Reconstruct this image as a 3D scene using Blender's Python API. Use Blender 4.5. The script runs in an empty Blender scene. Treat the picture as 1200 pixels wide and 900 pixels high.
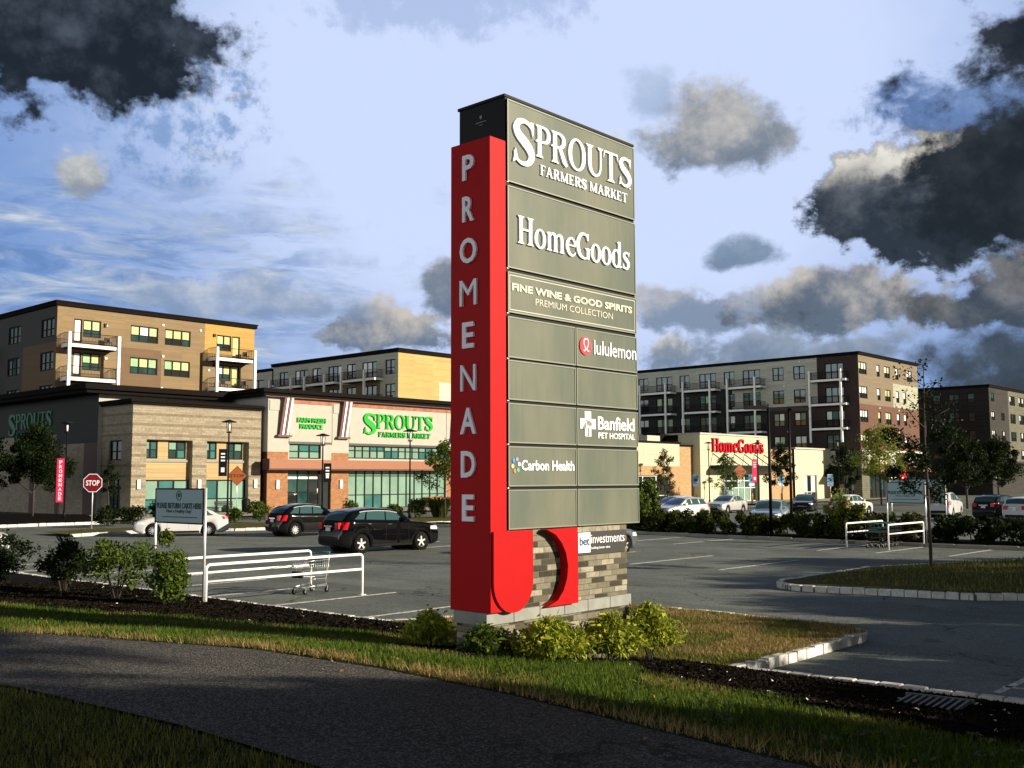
import bpy, math, random
import numpy as np
from mathutils import Vector, Matrix

sc = bpy.context.scene
COL = sc.collection
R = math.radians

# ------------------------------------------------------------------ camera
cd = bpy.data.cameras.new('camera')
cam = bpy.data.objects.new('camera', cd)
COL.objects.link(cam)
YAW, PITCH, ROLL = 0.7365957, 0.0921849, -0.0037855
_fw = Vector((math.cos(YAW)*math.cos(PITCH), math.sin(YAW)*math.cos(PITCH), math.sin(PITCH)))
_r = Vector((math.sin(YAW), -math.cos(YAW), 0)); _u = _r.cross(_fw)
_r, _u = _r*math.cos(ROLL)+_u*math.sin(ROLL), _u*math.cos(ROLL)-_r*math.sin(ROLL)
cam.matrix_world = Matrix(((_r.x, _u.x, -_fw.x, 0), (_r.y, _u.y, -_fw.y, 0), (_r.z, _u.z, -_fw.z, 2.75), (0, 0, 0, 1)))
cd.sensor_width = 36; cd.lens = 36*1227.525/1200
cd.clip_start = 0.1; cd.clip_end = 8000
sc.camera = cam

# ------------------------------------------------------------------ sun and view
SUN_EL, SUN_AZ = R(17), math.atan2(-0.89, 0.42)
sl = bpy.data.lights.new('sun', 'SUN'); sl.energy = 5.0; sl.angle = R(0.6); sl.color = (1.0, 0.86, 0.68)
so = bpy.data.objects.new('sun', sl); COL.objects.link(so)
_sd = Vector((math.cos(SUN_AZ)*math.cos(SUN_EL), math.sin(SUN_AZ)*math.cos(SUN_EL), math.sin(SUN_EL)))
so.rotation_euler = _sd.to_track_quat('Z', 'Y').to_euler()
vs = sc.view_settings
vs.view_transform = 'Standard'; vs.look = 'None'; vs.exposure = 0.92; vs.gamma = 1.0; vs.use_curve_mapping = False
sc.cycles.max_bounces = 6; sc.cycles.diffuse_bounces = 3; sc.cycles.glossy_bounces = 3; sc.cycles.transparent_max_bounces = 8

# ------------------------------------------------------------------ sky
world = bpy.data.worlds.new('World'); sc.world = world; world.use_nodes = True
try:
    world.cycles.sampling_method = 'MANUAL'; world.cycles.sample_map_resolution = 512
except Exception:
    pass
class NT:
    def __init__(s, nt): s.nt = nt; s.N = nt.nodes; s.L = nt.links
    def node(s, t, ins=None, **kw):
        n = s.N.new(t)
        for k, v in kw.items(): setattr(n, k, v)
        if ins:
            for k, v in ins.items(): s.put(n.inputs[k], v)
        return n
    def put(s, sock, v):
        if isinstance(v, bpy.types.NodeSocket): s.L.new(v, sock)
        else:
            if sock.type == 'RGBA' and len(v) == 3: v = (*v, 1)
            sock.default_value = v
    def m(s, op, a, b=0.0, c=None, clamp=False):
        n = s.N.new('ShaderNodeMath'); n.operation = op; n.use_clamp = clamp
        s.put(n.inputs[0], a); s.put(n.inputs[1], b)
        if c is not None: s.put(n.inputs[2], c)
        return n.outputs[0]
    def mix(s, f, a, b, mode='MIX'):
        n = s.N.new('ShaderNodeMix'); n.data_type = 'RGBA'; n.blend_type = mode
        s.put(n.inputs[0], f); s.put(n.inputs[6], a); s.put(n.inputs[7], b)
        return n.outputs[2]
    def ss(s, x, a, b):
        n = s.N.new('ShaderNodeMapRange'); n.interpolation_type = 'SMOOTHSTEP'
        s.put(n.inputs[0], x); n.inputs[1].default_value = a; n.inputs[2].default_value = b
        return n.outputs[0]
    def noise(s, vec, scale, detail=4, rough=0.55, dist=0.0, out=0):
        n = s.N.new('ShaderNodeTexNoise'); s.put(n.inputs['Vector'], vec)
        n.inputs['Scale'].default_value = scale; n.inputs['Detail'].default_value = detail
        n.inputs['Roughness'].default_value = rough; n.inputs['Distortion'].default_value = dist
        return n.outputs[out]
    def vec(s, x, y, z=0.0):
        n = s.N.new('ShaderNodeCombineXYZ'); s.put(n.inputs[0], x); s.put(n.inputs[1], y); s.put(n.inputs[2], z)
        return n.outputs[0]
    def sep(s, v):
        n = s.N.new('ShaderNodeSeparateXYZ'); s.put(n.inputs[0], v); return n.outputs

DECK_DARK, DECK_LIGHT, LEFT_FILL, SKY_K = (0.018, 0.020, 0.024), (0.038, 0.042, 0.047), (1.80, 1.86, 1.95), 0.58
W = NT(world.node_tree)
for n in list(W.N): W.N.remove(n)
tc = W.node('ShaderNodeTexCoord').outputs['Generated']
sx, sy, sz = W.sep(tc)
az = W.m('MULTIPLY', W.m('ARCTAN2', sy, sx), 180/math.pi)
el = W.m('MULTIPLY', W.m('ARCSINE', sz), 180/math.pi)
P2 = W.vec(az, el)
n_big = W.noise(P2, 0.12, 6, 0.6)
n_mid = W.noise(P2, 0.30, 7, 0.62)
n_fin = W.noise(P2, 0.75, 6, 0.65)
n_p0 = W.noise(W.vec(az, W.m('MULTIPLY', el, 1.25), 7.3), 0.36, 9, 0.62, 0.3)
vor = W.node('ShaderNodeTexVoronoi', {'Vector': W.vec(W.m('ADD', az, W.m('MULTIPLY', n_fin, 0.9)), W.m('MULTIPLY', el, 1.15), 2.2), 'Scale': 0.62, 'Detail': 4.0, 'Roughness': 0.62}, feature='F1', normalize=True)
n_bill = W.m('SUBTRACT', 0.95, W.m('MULTIPLY', vor.outputs['Distance'], 1.5))
n_puff = W.m('ADD', W.m('MULTIPLY', n_p0, 0.95), W.m('SUBTRACT', W.m('MULTIPLY', n_bill, 0.30), 0.125))
n_str = W.noise(W.vec(W.m('MULTIPLY', az, 0.35), W.m('MULTIPLY', el, 1.7), 3.1), 0.55, 7, 0.62, 0.6)
n_str2 = W.noise(W.vec(W.m('MULTIPLY', az, 0.30), W.m('MULTIPLY', el, 1.3), 11.7), 0.6, 7, 0.65, 0.8)
wr, wg, wb = W.sep(W.noise(W.vec(az, W.m('MULTIPLY', el, 1.2), 21.0), 0.22, 6, 0.6, 0.0, 1))
def blob(ca, ce, ra, re, amp=0.9, lo=0.0, hi=0.35, ns=None, warp=1.0):
    dx = W.m('ADD', W.m('DIVIDE', W.m('SUBTRACT', az, ca), ra), W.m('MULTIPLY', W.m('SUBTRACT', wr, 0.5), 1.7*warp))
    dy = W.m('ADD', W.m('DIVIDE', W.m('SUBTRACT', el, ce), re), W.m('MULTIPLY', W.m('SUBTRACT', wg, 0.5), 1.3*warp))
    dl = W.m('MULTIPLY', W.m('MINIMUM', dy, 0.0), 1.0+0.5*warp); dq = W.m('ADD', W.m('MAXIMUM', dy, 0.0), dl)
    d = W.m('SQRT', W.m('ADD', W.m('MULTIPLY', dx, dx), W.m('MULTIPLY', dq, dq)))
    t = W.m('ADD', W.m('SUBTRACT', 1.0, d), W.m('MULTIPLY', W.m('SUBTRACT', ns or n_puff, 0.5), amp*2))
    return W.ss(t, lo, hi), dy, t
# clear bright haze in the middle of the picture's sky, deeper blue to the left and right
f0, _, _ = blob(39, 21, 27, 19, 0.16, -0.25, 0.45, n_big, 0.0)
base = W.mix(f0, (0.170, 0.300, 0.610), (0.600, 0.700, 0.965))
# torn, streaky thin cloud at the left and low down
f1, _, _ = blob(63, 9.5, 19, 8.5, 0.4, 0.0, 0.6, n_big)
stb = W.m('MULTIPLY', W.ss(n_str2, 0.40, 0.60), W.m('MULTIPLY', f1, 0.55))
base = W.mix(stb, base, (0.075, 0.175, 0.420))
st = W.m('MULTIPLY', W.ss(n_str, 0.44, 0.64), W.m('MULTIPLY', f1, 0.85))
base = W.mix(st, base, (0.42, 0.50, 0.63))
st2 = W.m('MULTIPLY', W.ss(n_str, 0.58, 0.72), W.m('MULTIPLY', f1, 0.8))
base = W.mix(st2, base, (0.66, 0.70, 0.76))
f2, _, _ = blob(46, 24.8, 8, 2.2, 0.9, 0.0, 0.6, n_fin)
base = W.mix(W.m('MULTIPLY', f2, 0.5), base, (0.26, 0.36, 0.62))
f3, _, _ = blob(60.5, 18.5, 5.5, 6.0, 0.8, 0.0, 0.6, n_fin)
base = W.mix(W.m('MULTIPLY', f3, W.m('MULTIPLY', W.ss(n_fin, 0.40, 0.62), 0.8)), base, (0.17, 0.29, 0.55))
base = W.mix(W.m('MULTIPLY', f3, W.m('MULTIPLY', W.ss(n_puff, 0.55, 0.70), 0.7)), base, (0.62, 0.68, 0.76))
sky = base
#        az    el    ra   re   amp   dark col               bright col            strength hi
clouds = [
 (67.5, 22.4, 11.0, 6.6, 0.50, (0.004, 0.006, 0.010), (0.075, 0.092, 0.120), 1.0, 0.29),
 (64.9, 15.3, 1.8, 1.6, 0.7, (0.25, 0.28, 0.32), (0.66, 0.66, 0.62), 0.95, 0.48),
 (71.5, 13.6, 1.8, 1.0, 0.8, (0.20, 0.24, 0.28), (0.55, 0.56, 0.54), 0.8, 0.48),
 (48.9, 7.9, 4.6, 2.0, 0.95, (0.13, 0.18, 0.27), (0.60, 0.54, 0.47), 1.0, 0.37),
 (45.6, 10.1, 2.2, 1.9, 0.6, (0.13, 0.18, 0.27), (0.42, 0.40, 0.38), 1.0, 0.37),
 (56.5, 9.4, 8.0, 1.7, 0.7, (0.22, 0.30, 0.46), (0.62, 0.65, 0.70), 0.8, 0.56),
 (36.8, 17.8, 1.6, 1.3, 0.9, (0.58, 0.64, 0.74), (0.95, 0.95, 0.92), 0.8, 0.48),
 (31.2, 18.0, 4.4, 3.3, 0.55, (0.15, 0.185, 0.24), (0.60, 0.565, 0.515), 0.95, 0.42),
 (34.4, 20.3, 2.0, 1.7, 0.7, (0.26, 0.36, 0.56), (0.42, 0.50, 0.64), 0.6, 0.56),
 (29.8, 11.8, 2.5, 1.4, 0.55, (0.12, 0.18, 0.28), (0.24, 0.32, 0.44), 0.9, 0.48),
 (31.0, 8.9, 6.8, 1.8, 0.95, (0.17, 0.23, 0.34), (0.54, 0.51, 0.48), 0.9, 0.48),
 (24.5, 9.0, 5.8, 2.4, 0.95, (0.085, 0.115, 0.165), (0.60, 0.545, 0.48), 0.95, 0.37),
 (33.6, 7.0, 1.2, 0.9, 0.5, (0.50, 0.48, 0.47), (0.88, 0.81, 0.70), 0.95, 0.48),
 (27.5, 6.4, 9.5, 1.7, 0.95, (0.13, 0.185, 0.275), (0.32, 0.37, 0.45), 0.9, 0.48),
 (17.5, 18.2, 6.5, 2.6, 0.8, (0.055, 0.13, 0.33), (0.18, 0.29, 0.54), 0.9, 0.48),
 (20.2, 13.6, 5.8, 4.3, 0.50, (0.016, 0.023, 0.036), (0.150, 0.165, 0.190), 1.0, 0.20),
 (10.5, 14.6, 11.5, 8.8, 0.38, (0.003, 0.004, 0.006), (0.030, 0.033, 0.040), 1.0, 0.29),
 (14.0, 8.4, 11.0, 2.6, 0.95, (0.022, 0.032, 0.048), (0.21, 0.205, 0.205), 0.95, 0.37),
 (10.0, 4.6, 16.5, 4.0, 0.40, (0.014, 0.023, 0.040), (0.060, 0.082, 0.120), 0.97, 0.48),
]
for (ca, ce, ra, re, amp, dk, br, k, hi) in clouds:
    m_, dy, t = blob(ca, ce, ra, re, amp, 0.0, hi)
    lit = W.m('ADD', W.m('ADD', W.m('MULTIPLY', dy, 0.40), 0.42), W.m('ADD', W.m('MULTIPLY', W.m('SUBTRACT', n_mid, 0.5), 1.5), W.m('MULTIPLY', W.m('SUBTRACT', n_bill, 0.5), 0.75)))
    c_ = W.mix(W.ss(lit, 0.2, 1.1), dk, br)
    sky = W.mix(W.m('MULTIPLY', m_, k), sky, c_)
    if ca == 20.2:      # sun-edged rim of the large cumulus at the right
        edge = W.m('MULTIPLY', W.m('SUBTRACT', W.ss(t, 0.04, 0.26), W.ss(t, 0.30, 0.70)), W.ss(dy, 0.20, 0.70))
        sky = W.mix(edge, sky, (0.78, 0.75, 0.67))
# dark cloud layer added overhead and behind, out of view, to cut ambient light
cdir = (math.cos(R(42))*math.cos(R(10)), math.sin(R(42))*math.cos(R(10)), math.sin(R(10)))
dt = W.node('ShaderNodeVectorMath', operation='DOT_PRODUCT'); W.put(dt.inputs[0], tc); dt.inputs[1].default_value = cdir
dd = W.m('ADD', dt.outputs['Value'], W.m('MULTIPLY', W.m('SUBTRACT', n_big, 0.5), 0.10))
deck_f = W.ss(dd, math.cos(R(37)), math.cos(R(50)))
deck = W.mix(W.ss(n_mid, 0.3, 0.7), DECK_DARK, DECK_LIGHT)
lowleft = W.m('MULTIPLY', W.ss(W.m('MULTIPLY', sx, -1.0), 0.25, 0.80), W.ss(sz, 0.40, 0.16))  # bright band added low on the left to light the left-facing walls
deck = W.mix(lowleft, deck, LEFT_FILL)
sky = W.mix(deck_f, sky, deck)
skt = W.node('ShaderNodeTexSky', sky_type='NISHITA', sun_disc=False)
skt.sun_elevation = SUN_EL; skt.sun_rotation = math.pi/2 - SUN_AZ
bg1 = W.node('ShaderNodeBackground', {'Color': skt.outputs[0], 'Strength': 0.05})
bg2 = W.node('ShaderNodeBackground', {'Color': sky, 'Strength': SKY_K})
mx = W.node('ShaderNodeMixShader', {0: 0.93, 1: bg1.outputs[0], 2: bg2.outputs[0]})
W.node('ShaderNodeOutputWorld', {'Surface': mx.outputs[0]})

# ------------------------------------------------------------------ materials
M = {}
def mat(name, col, rough=0.7, metal=0.0, spec=0.5, var=0.0, vscale=3.0, col2=None, bump=0.0, bscale=40.0, coat=0.0, extra=None, vdetail=5):
    m = bpy.data.materials.new(name); m.use_nodes = True
    t = NT(m.node_tree); b = t.N['Principled BSDF']
    b.inputs['Roughness'].default_value = rough; b.inputs['Metallic'].default_value = metal
    b.inputs['Specular IOR Level'].default_value = spec; b.inputs['Coat Weight'].default_value = coat
    b.inputs['Coat Roughness'].default_value = 0.04
    pos = t.node('ShaderNodeNewGeometry').outputs['Position']
    c = None
    if var or col2:
        c2 = col2 or tuple(x*(1-var) for x in col)
        n = t.noise(pos, vscale, vdetail, 0.6)
        c = t.mix(t.ss(n, 0.33, 0.67), c2, col)
    if extra: c = extra(t, b, pos, c if c is not None else (*col, 1))
    if c is not None: t.put(b.inputs['Base Color'], c)
    else: b.inputs['Base Color'].default_value = (*col, 1)
    if bump:
        bn = t.node('ShaderNodeBump', {'Height': t.noise(pos, bscale, 4), 'Strength': bump, 'Distance': 0.02})
        t.put(b.inputs['Normal'], bn.outputs[0])
    M[name] = m
    return m
def wallcoord(t, pos):
    x, y, z = t.sep(pos); return t.m('ADD', x, y), z
def siding(step):
    def f(t, b, pos, c):
        h, z = wallcoord(t, pos)
        fr = t.m('FRACT', t.m('DIVIDE', z, step))
        line = t.ss(fr, 0.0, 0.16)
        bn = t.node('ShaderNodeBump', {'Height': fr, 'Strength': 0.5, 'Distance': 0.02}); t.put(b.inputs['Normal'], bn.outputs[0])
        row = t.node('ShaderNodeTexWhiteNoise', noise_dimensions='2D', ins={'Vector': t.vec(t.m('FLOOR', t.m('DIVIDE', z, step)), t.m('FLOOR', t.m('DIVIDE', h, 3.1)))}).outputs[0]
        c = t.mix(t.m('MULTIPLY', row, 0.22), c, (0.05, 0.04, 0.03), 'MIX')
        return t.mix(t.m('MULTIPLY', t.m('SUBTRACT', 1.0, line), 0.45), c, (0.03, 0.025, 0.02))
    return f
def bricks(bw, bh, c1, c2, mortar, msize=0.012, bias=0.0):
    def f(t, b, pos, c):
        h, z = wallcoord(t, pos)
        br = t.node('ShaderNodeTexBrick', {'Vector': t.vec(h, z), 'Color1': c1, 'Color2': c2, 'Mortar': mortar, 'Scale': 1.0,
             'Mortar Size': msize, 'Mortar Smooth': 0.2, 'Bias': bias, 'Brick Width': bw, 'Row Height': bh})
        bn = t.node('ShaderNodeBump', {'Height': br.outputs['Fac'], 'Strength': 0.6, 'Distance': 0.01}); bn.invert = True
        t.put(b.inputs['Normal'], bn.outputs[0])
        n = t.noise(pos, 6, 5)
        return t.mix(t.m('MULTIPLY', t.ss(n, 0.35, 0.7), 0.35), br.outputs['Color'], (0.06, 0.05, 0.04))
    return f
def island_col(lo, hi, third=None):
    def f(t, b, pos, c):
        g = t.node('ShaderNodeNewGeometry')
        rp = t.node('ShaderNodeValToRGB', {0: g.outputs['Random Per Island']})
        e = rp.color_ramp.elements
        e[0].color = (*lo, 1); e[1].color = (*hi, 1)
        if third:
            e[1].position = 0.8; x = rp.color_ramp.elements.new(1.0); x.color = (*third, 1)
        return rp.outputs[0]
    return f
mat('sign_red', (0.37, 0.0015, 0.003), 0.5, spec=0.12, var=0.08, vscale=2)
mat('sign_bronze', (0.006, 0.007, 0.008), 0.5, spec=0.15)
def brushed(t, b, pos, c):
    x, y, z = t.sep(pos)
    n1 = t.noise(t.vec(t.m('MULTIPLY', x, 1.0), 0.0, t.m('MULTIPLY', z, 0.30)), 1.1, 4, 0.6); n2 = t.noise(t.vec(t.m('MULTIPLY', x, 9.0), 0.0, t.m('MULTIPLY', z, 0.35)), 2.0, 3, 0.6)
    c = t.mix(t.ss(n1, 0.32, 0.68), (0.078, 0.102, 0.082), (0.130, 0.140, 0.104)); return t.mix(t.m('MULTIPLY', t.ss(n2, 0.52, 0.75), 0.22), c, (0.055, 0.062, 0.045))
mat('sign_panel', (0.11, 0.125, 0.085), 0.38, spec=0.3, extra=brushed)
mat('sign_frame', (0.16, 0.18, 0.145), 0.45, metal=0.2)
mat('sign_white', (0.80, 0.82, 0.86), 0.6, spec=0.2)
mat('sign_cream', (0.50, 0.50, 0.40), 0.5)
mat('dark_line', (0.012, 0.012, 0.012), 0.5)
mat('logo_red', (0.62, 0.02, 0.04), 0.4)
mat('logo_blue', (0.03, 0.24, 0.55), 0.4); mat('logo_green', (0.03, 0.45, 0.22), 0.4); mat('logo_salmon', (0.70, 0.16, 0.10), 0.4)
mat('logo_violet', (0.25, 0.24, 0.42), 0.4); mat('logo_yellow', (0.6, 0.55, 0.25), 0.4)
mat('bet_navy', (0.01, 0.05, 0.13), 0.5)
def mixed_brick(t, b, pos, c):
    h, z = wallcoord(t, pos); r_ = t.m('FLOOR', t.m('DIVIDE', z, 0.0762)); u_ = t.m('ADD', t.m('DIVIDE', h, 0.285), t.m('MULTIPLY', r_, 0.41))
    wn = t.node('ShaderNodeTexWhiteNoise', {'Vector': t.vec(t.m('FLOOR', u_), r_)}).outputs[0]
    rp = t.node('ShaderNodeValToRGB', {0: wn}); e = rp.color_ramp.elements
    e[0].color = (0.030, 0.028, 0.020, 1); e[1].color = (0.34, 0.32, 0.25, 1)
    for p, q in ((0.22, (0.055, 0.050, 0.036)), (0.30, (0.13, 0.122, 0.088)), (0.75, (0.20, 0.188, 0.138))): x = e.new(p); x.color = (*q, 1)
    fu, fz = t.m('FRACT', u_), t.m('FRACT', t.m('DIVIDE', z, 0.0762))
    mo = t.m('MAXIMUM', t.ss(t.m('ABSOLUTE', t.m('SUBTRACT', fu, 0.5)), 0.475, 0.49), t.ss(t.m('ABSOLUTE', t.m('SUBTRACT', fz, 0.5)), 0.43, 0.46))
    c = t.mix(t.m('MULTIPLY', t.ss(t.noise(pos, 14, 5), 0.4, 0.7), 0.4), rp.outputs[0], (0.07, 0.066, 0.05))
    bn = t.node('ShaderNodeBump', {'Height': t.m('SUBTRACT', t.noise(pos, 20, 4), t.m('MULTIPLY', mo, 1.5)), 'Strength': 0.7, 'Distance': 0.01}); t.put(b.inputs['Normal'], bn.outputs[0])
    return t.mix(mo, c, (0.115, 0.11, 0.085))
mat('sign_brick', (0.2, 0.18, 0.14), 0.9, spec=0.1, extra=mixed_brick)
mat('cast_stone', (0.235, 0.25, 0.225), 0.8, var=0.2, vscale=5)
mat('white_paint', (0.82, 0.83, 0.83), 0.6, spec=0.2)
mat('galvanised', (0.62, 0.64, 0.64), 0.35, metal=0.4)
mat('black_metal', (0.006, 0.006, 0.007), 0.5, spec=0.15)
mat('dark_bronze', (0.010, 0.009, 0.008), 0.5, spec=0.15)
mat('steel', (0.55, 0.56, 0.56), 0.3, metal=0.8)
mat('green_plastic', (0.01, 0.10, 0.09), 0.4)
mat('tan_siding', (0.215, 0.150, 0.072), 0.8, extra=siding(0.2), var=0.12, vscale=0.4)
mat('pale_gold', (0.45, 0.335, 0.115), 0.8, extra=siding(0.2), var=0.1, vscale=0.4)
mat('gold_siding', (0.43, 0.265, 0.060), 0.8, extra=siding(0.2), var=0.1, vscale=0.4)
mat('brown_siding', (0.131, 0.079, 0.038), 0.8, extra=siding(0.2))
mat('grey_siding', (0.46, 0.48, 0.41), 0.8, extra=siding(0.2))
mat('shaded_siding', (0.045, 0.046, 0.044), 0.8, extra=siding(0.2))  # siding darkened: the shade of the left face is in the colour
mat('charcoal_siding', (0.008, 0.013, 0.015), 0.8, extra=siding(0.2))
mat('taupe_siding', (0.169, 0.133, 0.083), 0.8, extra=siding(0.2))
mat('pale_siding', (0.336, 0.350, 0.259), 0.8, extra=siding(0.2))
mat('red_brick', (0.25, 0.1, 0.05), 0.85, extra=bricks(0.35, 0.12, (0.128, 0.047, 0.021), (0.086, 0.031, 0.015), (0.095, 0.062, 0.042), 0.012))
mat('dark_brick', (0.05, 0.02, 0.02), 0.85, extra=bricks(0.35, 0.12, (0.030, 0.012, 0.012), (0.020, 0.009, 0.010), (0.03, 0.02, 0.02), 0.012))
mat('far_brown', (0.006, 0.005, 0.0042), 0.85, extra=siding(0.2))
mat('far_stone', (0.25, 0.25, 0.16), 0.85, extra=bricks(0.6, 0.3, (0.13, 0.13, 0.085), (0.085, 0.085, 0.055), (0.05, 0.05, 0.04), 0.03))
mat('roof_dark', (0.008, 0.0065, 0.006), 0.8, spec=0.05)
mat('stone_block', (0.4, 0.33, 0.22), 0.85, extra=bricks(0.62, 0.21, (0.300, 0.264, 0.190), (0.222, 0.190, 0.132), (0.21, 0.18, 0.13), 0.012))
mat('stone_band', (0.19, 0.155, 0.105), 0.9, var=0.3, vscale=2)
mat('tan_panel', (0.390, 0.285, 0.131), 0.8, extra=siding(0.35))
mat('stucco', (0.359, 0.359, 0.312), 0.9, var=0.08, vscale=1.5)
mat('store_brick', (0.4, 0.2, 0.08), 0.85, extra=bricks(0.4, 0.13, (0.34, 0.150, 0.055), (0.25, 0.105, 0.04), (0.27, 0.16, 0.085), 0.012))
mat('wood_soffit', (0.30, 0.085, 0.018), 0.6, var=0.5, vscale=2)
mat('canopy_orange', (0.235, 0.082, 0.030), 0.6, var=0.1)
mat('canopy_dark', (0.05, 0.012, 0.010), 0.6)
mat('brace_brown', (0.10, 0.03, 0.025), 0.6)
mat('shaded_stucco', (0.034, 0.037, 0.036), 0.9, var=0.1)  # stucco with the unlit side wall's shade put into its colour
mat('store_green', (0.020, 0.34, 0.030), 0.6, spec=0.1)
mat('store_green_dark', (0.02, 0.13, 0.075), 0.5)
mat('cream_eifs', (0.50, 0.485, 0.325), 0.9, var=0.06, vscale=1)
mat('tan_brick', (0.5, 0.33, 0.18), 0.85, extra=bricks(0.5, 0.2, (0.43, 0.27, 0.125), (0.35, 0.22, 0.10), (0.38, 0.26, 0.14), 0.012))
mat('store_red', (0.42, 0.003, 0.018), 0.6, spec=0.1)
mat('frame_black', (0.007, 0.007, 0.007), 0.6, spec=0.1)
mat('frame_white', (0.62, 0.64, 0.60), 0.5)
mat('blind_yellow', (0.510, 0.544, 0.255), 0.12, spec=0.6, var=0.25, vscale=0.9)
mat('blind_green', (0.30, 0.50, 0.27), 0.12, spec=0.6, var=0.3, vscale=0.9)
mat('blind_white', (0.72, 0.76, 0.74), 0.12, spec=0.6, var=0.15, vscale=1)
mat('glass_teal', (0.04, 0.165, 0.155), 0.06, spec=0.8, var=0.4, vscale=0.6)
mat('glass_dark', (0.012, 0.017, 0.017), 0.04, spec=0.8)
mat('glass_shop', (0.185, 0.310, 0.245), 0.07, spec=0.7, var=0.2, vscale=0.5)
mat('glass_deep', (0.02, 0.07, 0.065), 0.05, spec=0.8, var=0.5, vscale=0.8)
mat('lamp_white', (0.8, 0.8, 0.74), 0.5)
mat('awning_brown', (0.20, 0.105, 0.06), 0.8, var=0.3, vscale=3)
mat('concrete', (0.280, 0.266, 0.224), 0.9, var=0.2, vscale=1.5)
mat('curb_granite', (0.62, 0.62, 0.59), 0.85, var=0.3, vscale=6)
mat('curb_dirt', (0.10, 0.10, 0.08), 0.9)
mat('soil', (0.007, 0.006, 0.0045), 0.98, spec=0.05, var=0.5, vscale=6, bump=0.8, bscale=30)
mat('marking_white', (0.70, 0.71, 0.69), 0.8, spec=0.1, var=0.55, vscale=11)
mat('terrain', (0.028, 0.036, 0.011), 0.95, var=0.4, vscale=0.2)
mat('bark', (0.055, 0.045, 0.035), 0.9, var=0.4, vscale=12)
mat('stop_red', (0.17, 0.005, 0.012), 0.5, spec=0.2); mat('diamond_orange', (0.30, 0.075, 0.008), 0.6)
mat('banner_red', (0.60, 0.012, 0.09), 0.7)
mat('sign_blue', (0.10, 0.32, 0.55), 0.5); mat('bollard_yellow', (0.65, 0.40, 0.02), 0.6)
mat('corral_board', (0.26, 0.38, 0.40), 0.5); mat('corral_text', (0.012, 0.03, 0.035), 0.6); mat('corral_green', (0.04, 0.13, 0.09), 0.6)
mat('crate_wood', (0.42, 0.17, 0.05), 0.8, var=0.3, vscale=5)
mat('pumpkin', (0.55, 0.19, 0.03), 0.6)
mat('stone_chip', (0.66, 0.64, 0.58), 0.8)
mat('mulch_chip', (0.012, 0.010, 0.007), 0.95, spec=0.05, extra=island_col((0.003, 0.003, 0.002), (0.016, 0.012, 0.009)))
def asphalt(dark, light, speck, stones):
    def f(t, b, pos, c):
        n1 = t.noise(pos, 0.35, 6, 0.65); n2 = t.noise(pos, 45, 3, 0.7)
        x, y, z = t.sep(pos)
        n3 = t.noise(t.vec(t.m('MULTIPLY', x, 0.9), t.m('MULTIPLY', y, 0.12), 0.0), 0.8, 5, 0.6)
        c = t.mix(t.ss(n1, 0.3, 0.7), dark, light)
        c = t.mix(t.m('MULTIPLY', t.ss(n3, 0.45, 0.62), 0.42), c, tuple(v*0.55 for v in dark))
        v = t.node('ShaderNodeTexVoronoi', {'Vector': pos, 'Scale': stones})
        w = t.node('ShaderNodeTexWhiteNoise', {'Vector': v.outputs['Position']}).outputs[0]
        c = t.mix(t.m('MULTIPLY', t.ss(w, 0.55, 1.0), speck), c, tuple(v*3.0 for v in light))
        c = t.mix(t.m('MULTIPLY', t.ss(w, 0.45, 0.0), speck), c, (0.008, 0.008, 0.008))
        pw = t.node('ShaderNodeVectorMath', operation='ADD'); t.put(pw.inputs[0], pos); t.put(pw.inputs[1], t.noise(pos, 1.3, 5, 0.7, 0.0, 1))
        ce = t.node('ShaderNodeTexVoronoi', {'Vector': pw.outputs[0], 'Scale': 0.33}, feature='DISTANCE_TO_EDGE')
        ck = t.m('MULTIPLY', t.ss(ce.outputs['Distance'], 0.012, 0.003), t.ss(t.noise(pos, 0.21, 3), 0.48, 0.58))
        c = t.mix(t.m('MULTIPLY', ck, 0.75), c, (0.012, 0.012, 0.011))
        oil = t.m('MULTIPLY', t.ss(t.noise(pos, 0.9, 4, 0.5), 0.66, 0.76), 0.5); c = t.mix(oil, c, (0.02, 0.02, 0.019))
        pt = t.node('ShaderNodeTexWhiteNoise', {'Vector': t.node('ShaderNodeTexVoronoi', {'Vector': pos, 'Scale': 0.11}, distance='CHEBYCHEV').outputs['Position']}).outputs[0]
        c = t.mix(t.m('MULTIPLY', t.ss(pt, 0.70, 0.72), 0.22), c, (0.03, 0.032, 0.03))
        bn = t.node('ShaderNodeBump', {'Height': v.outputs['Distance'], 'Strength': 0.7, 'Distance': 0.012}); t.put(b.inputs['Normal'], bn.outputs[0])
        return c
    return f
mat('lot_asphalt', (0.06, 0.06, 0.06), 0.8, spec=0.16, extra=asphalt((0.106, 0.122, 0.108), (0.165, 0.186, 0.162), 0.20, 40))
mat('path_asphalt', (0.04, 0.04, 0.04), 0.9, spec=0.08, extra=asphalt((0.054, 0.051, 0.045), (0.090, 0.086, 0.077), 0.65, 75))
def leafmat(name, lo, hi, third=None, trans=0.35):
    m = bpy.data.materials.new(name); m.use_nodes = True; t = NT(m.node_tree)
    b = t.N['Principled BSDF']; b.inputs['Roughness'].default_value = 0.6; b.inputs['Specular IOR Level'].default_value = 0.12
    c = island_col(lo, hi, third)(t, b, None, None); t.put(b.inputs['Base Color'], c)
    tr = t.node('ShaderNodeBsdfTranslucent', {'Color': c})
    mxs = t.node('ShaderNodeMixShader', {0: trans, 1: b.outputs[0], 2: tr.outputs[0]})
    t.L.new(mxs.outputs[0], t.N['Material Output'].inputs[0]); M[name] = m
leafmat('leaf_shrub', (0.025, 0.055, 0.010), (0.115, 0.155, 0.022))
leafmat('leaf_gold', (0.085, 0.140, 0.014), (0.42, 0.45, 0.05))
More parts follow.
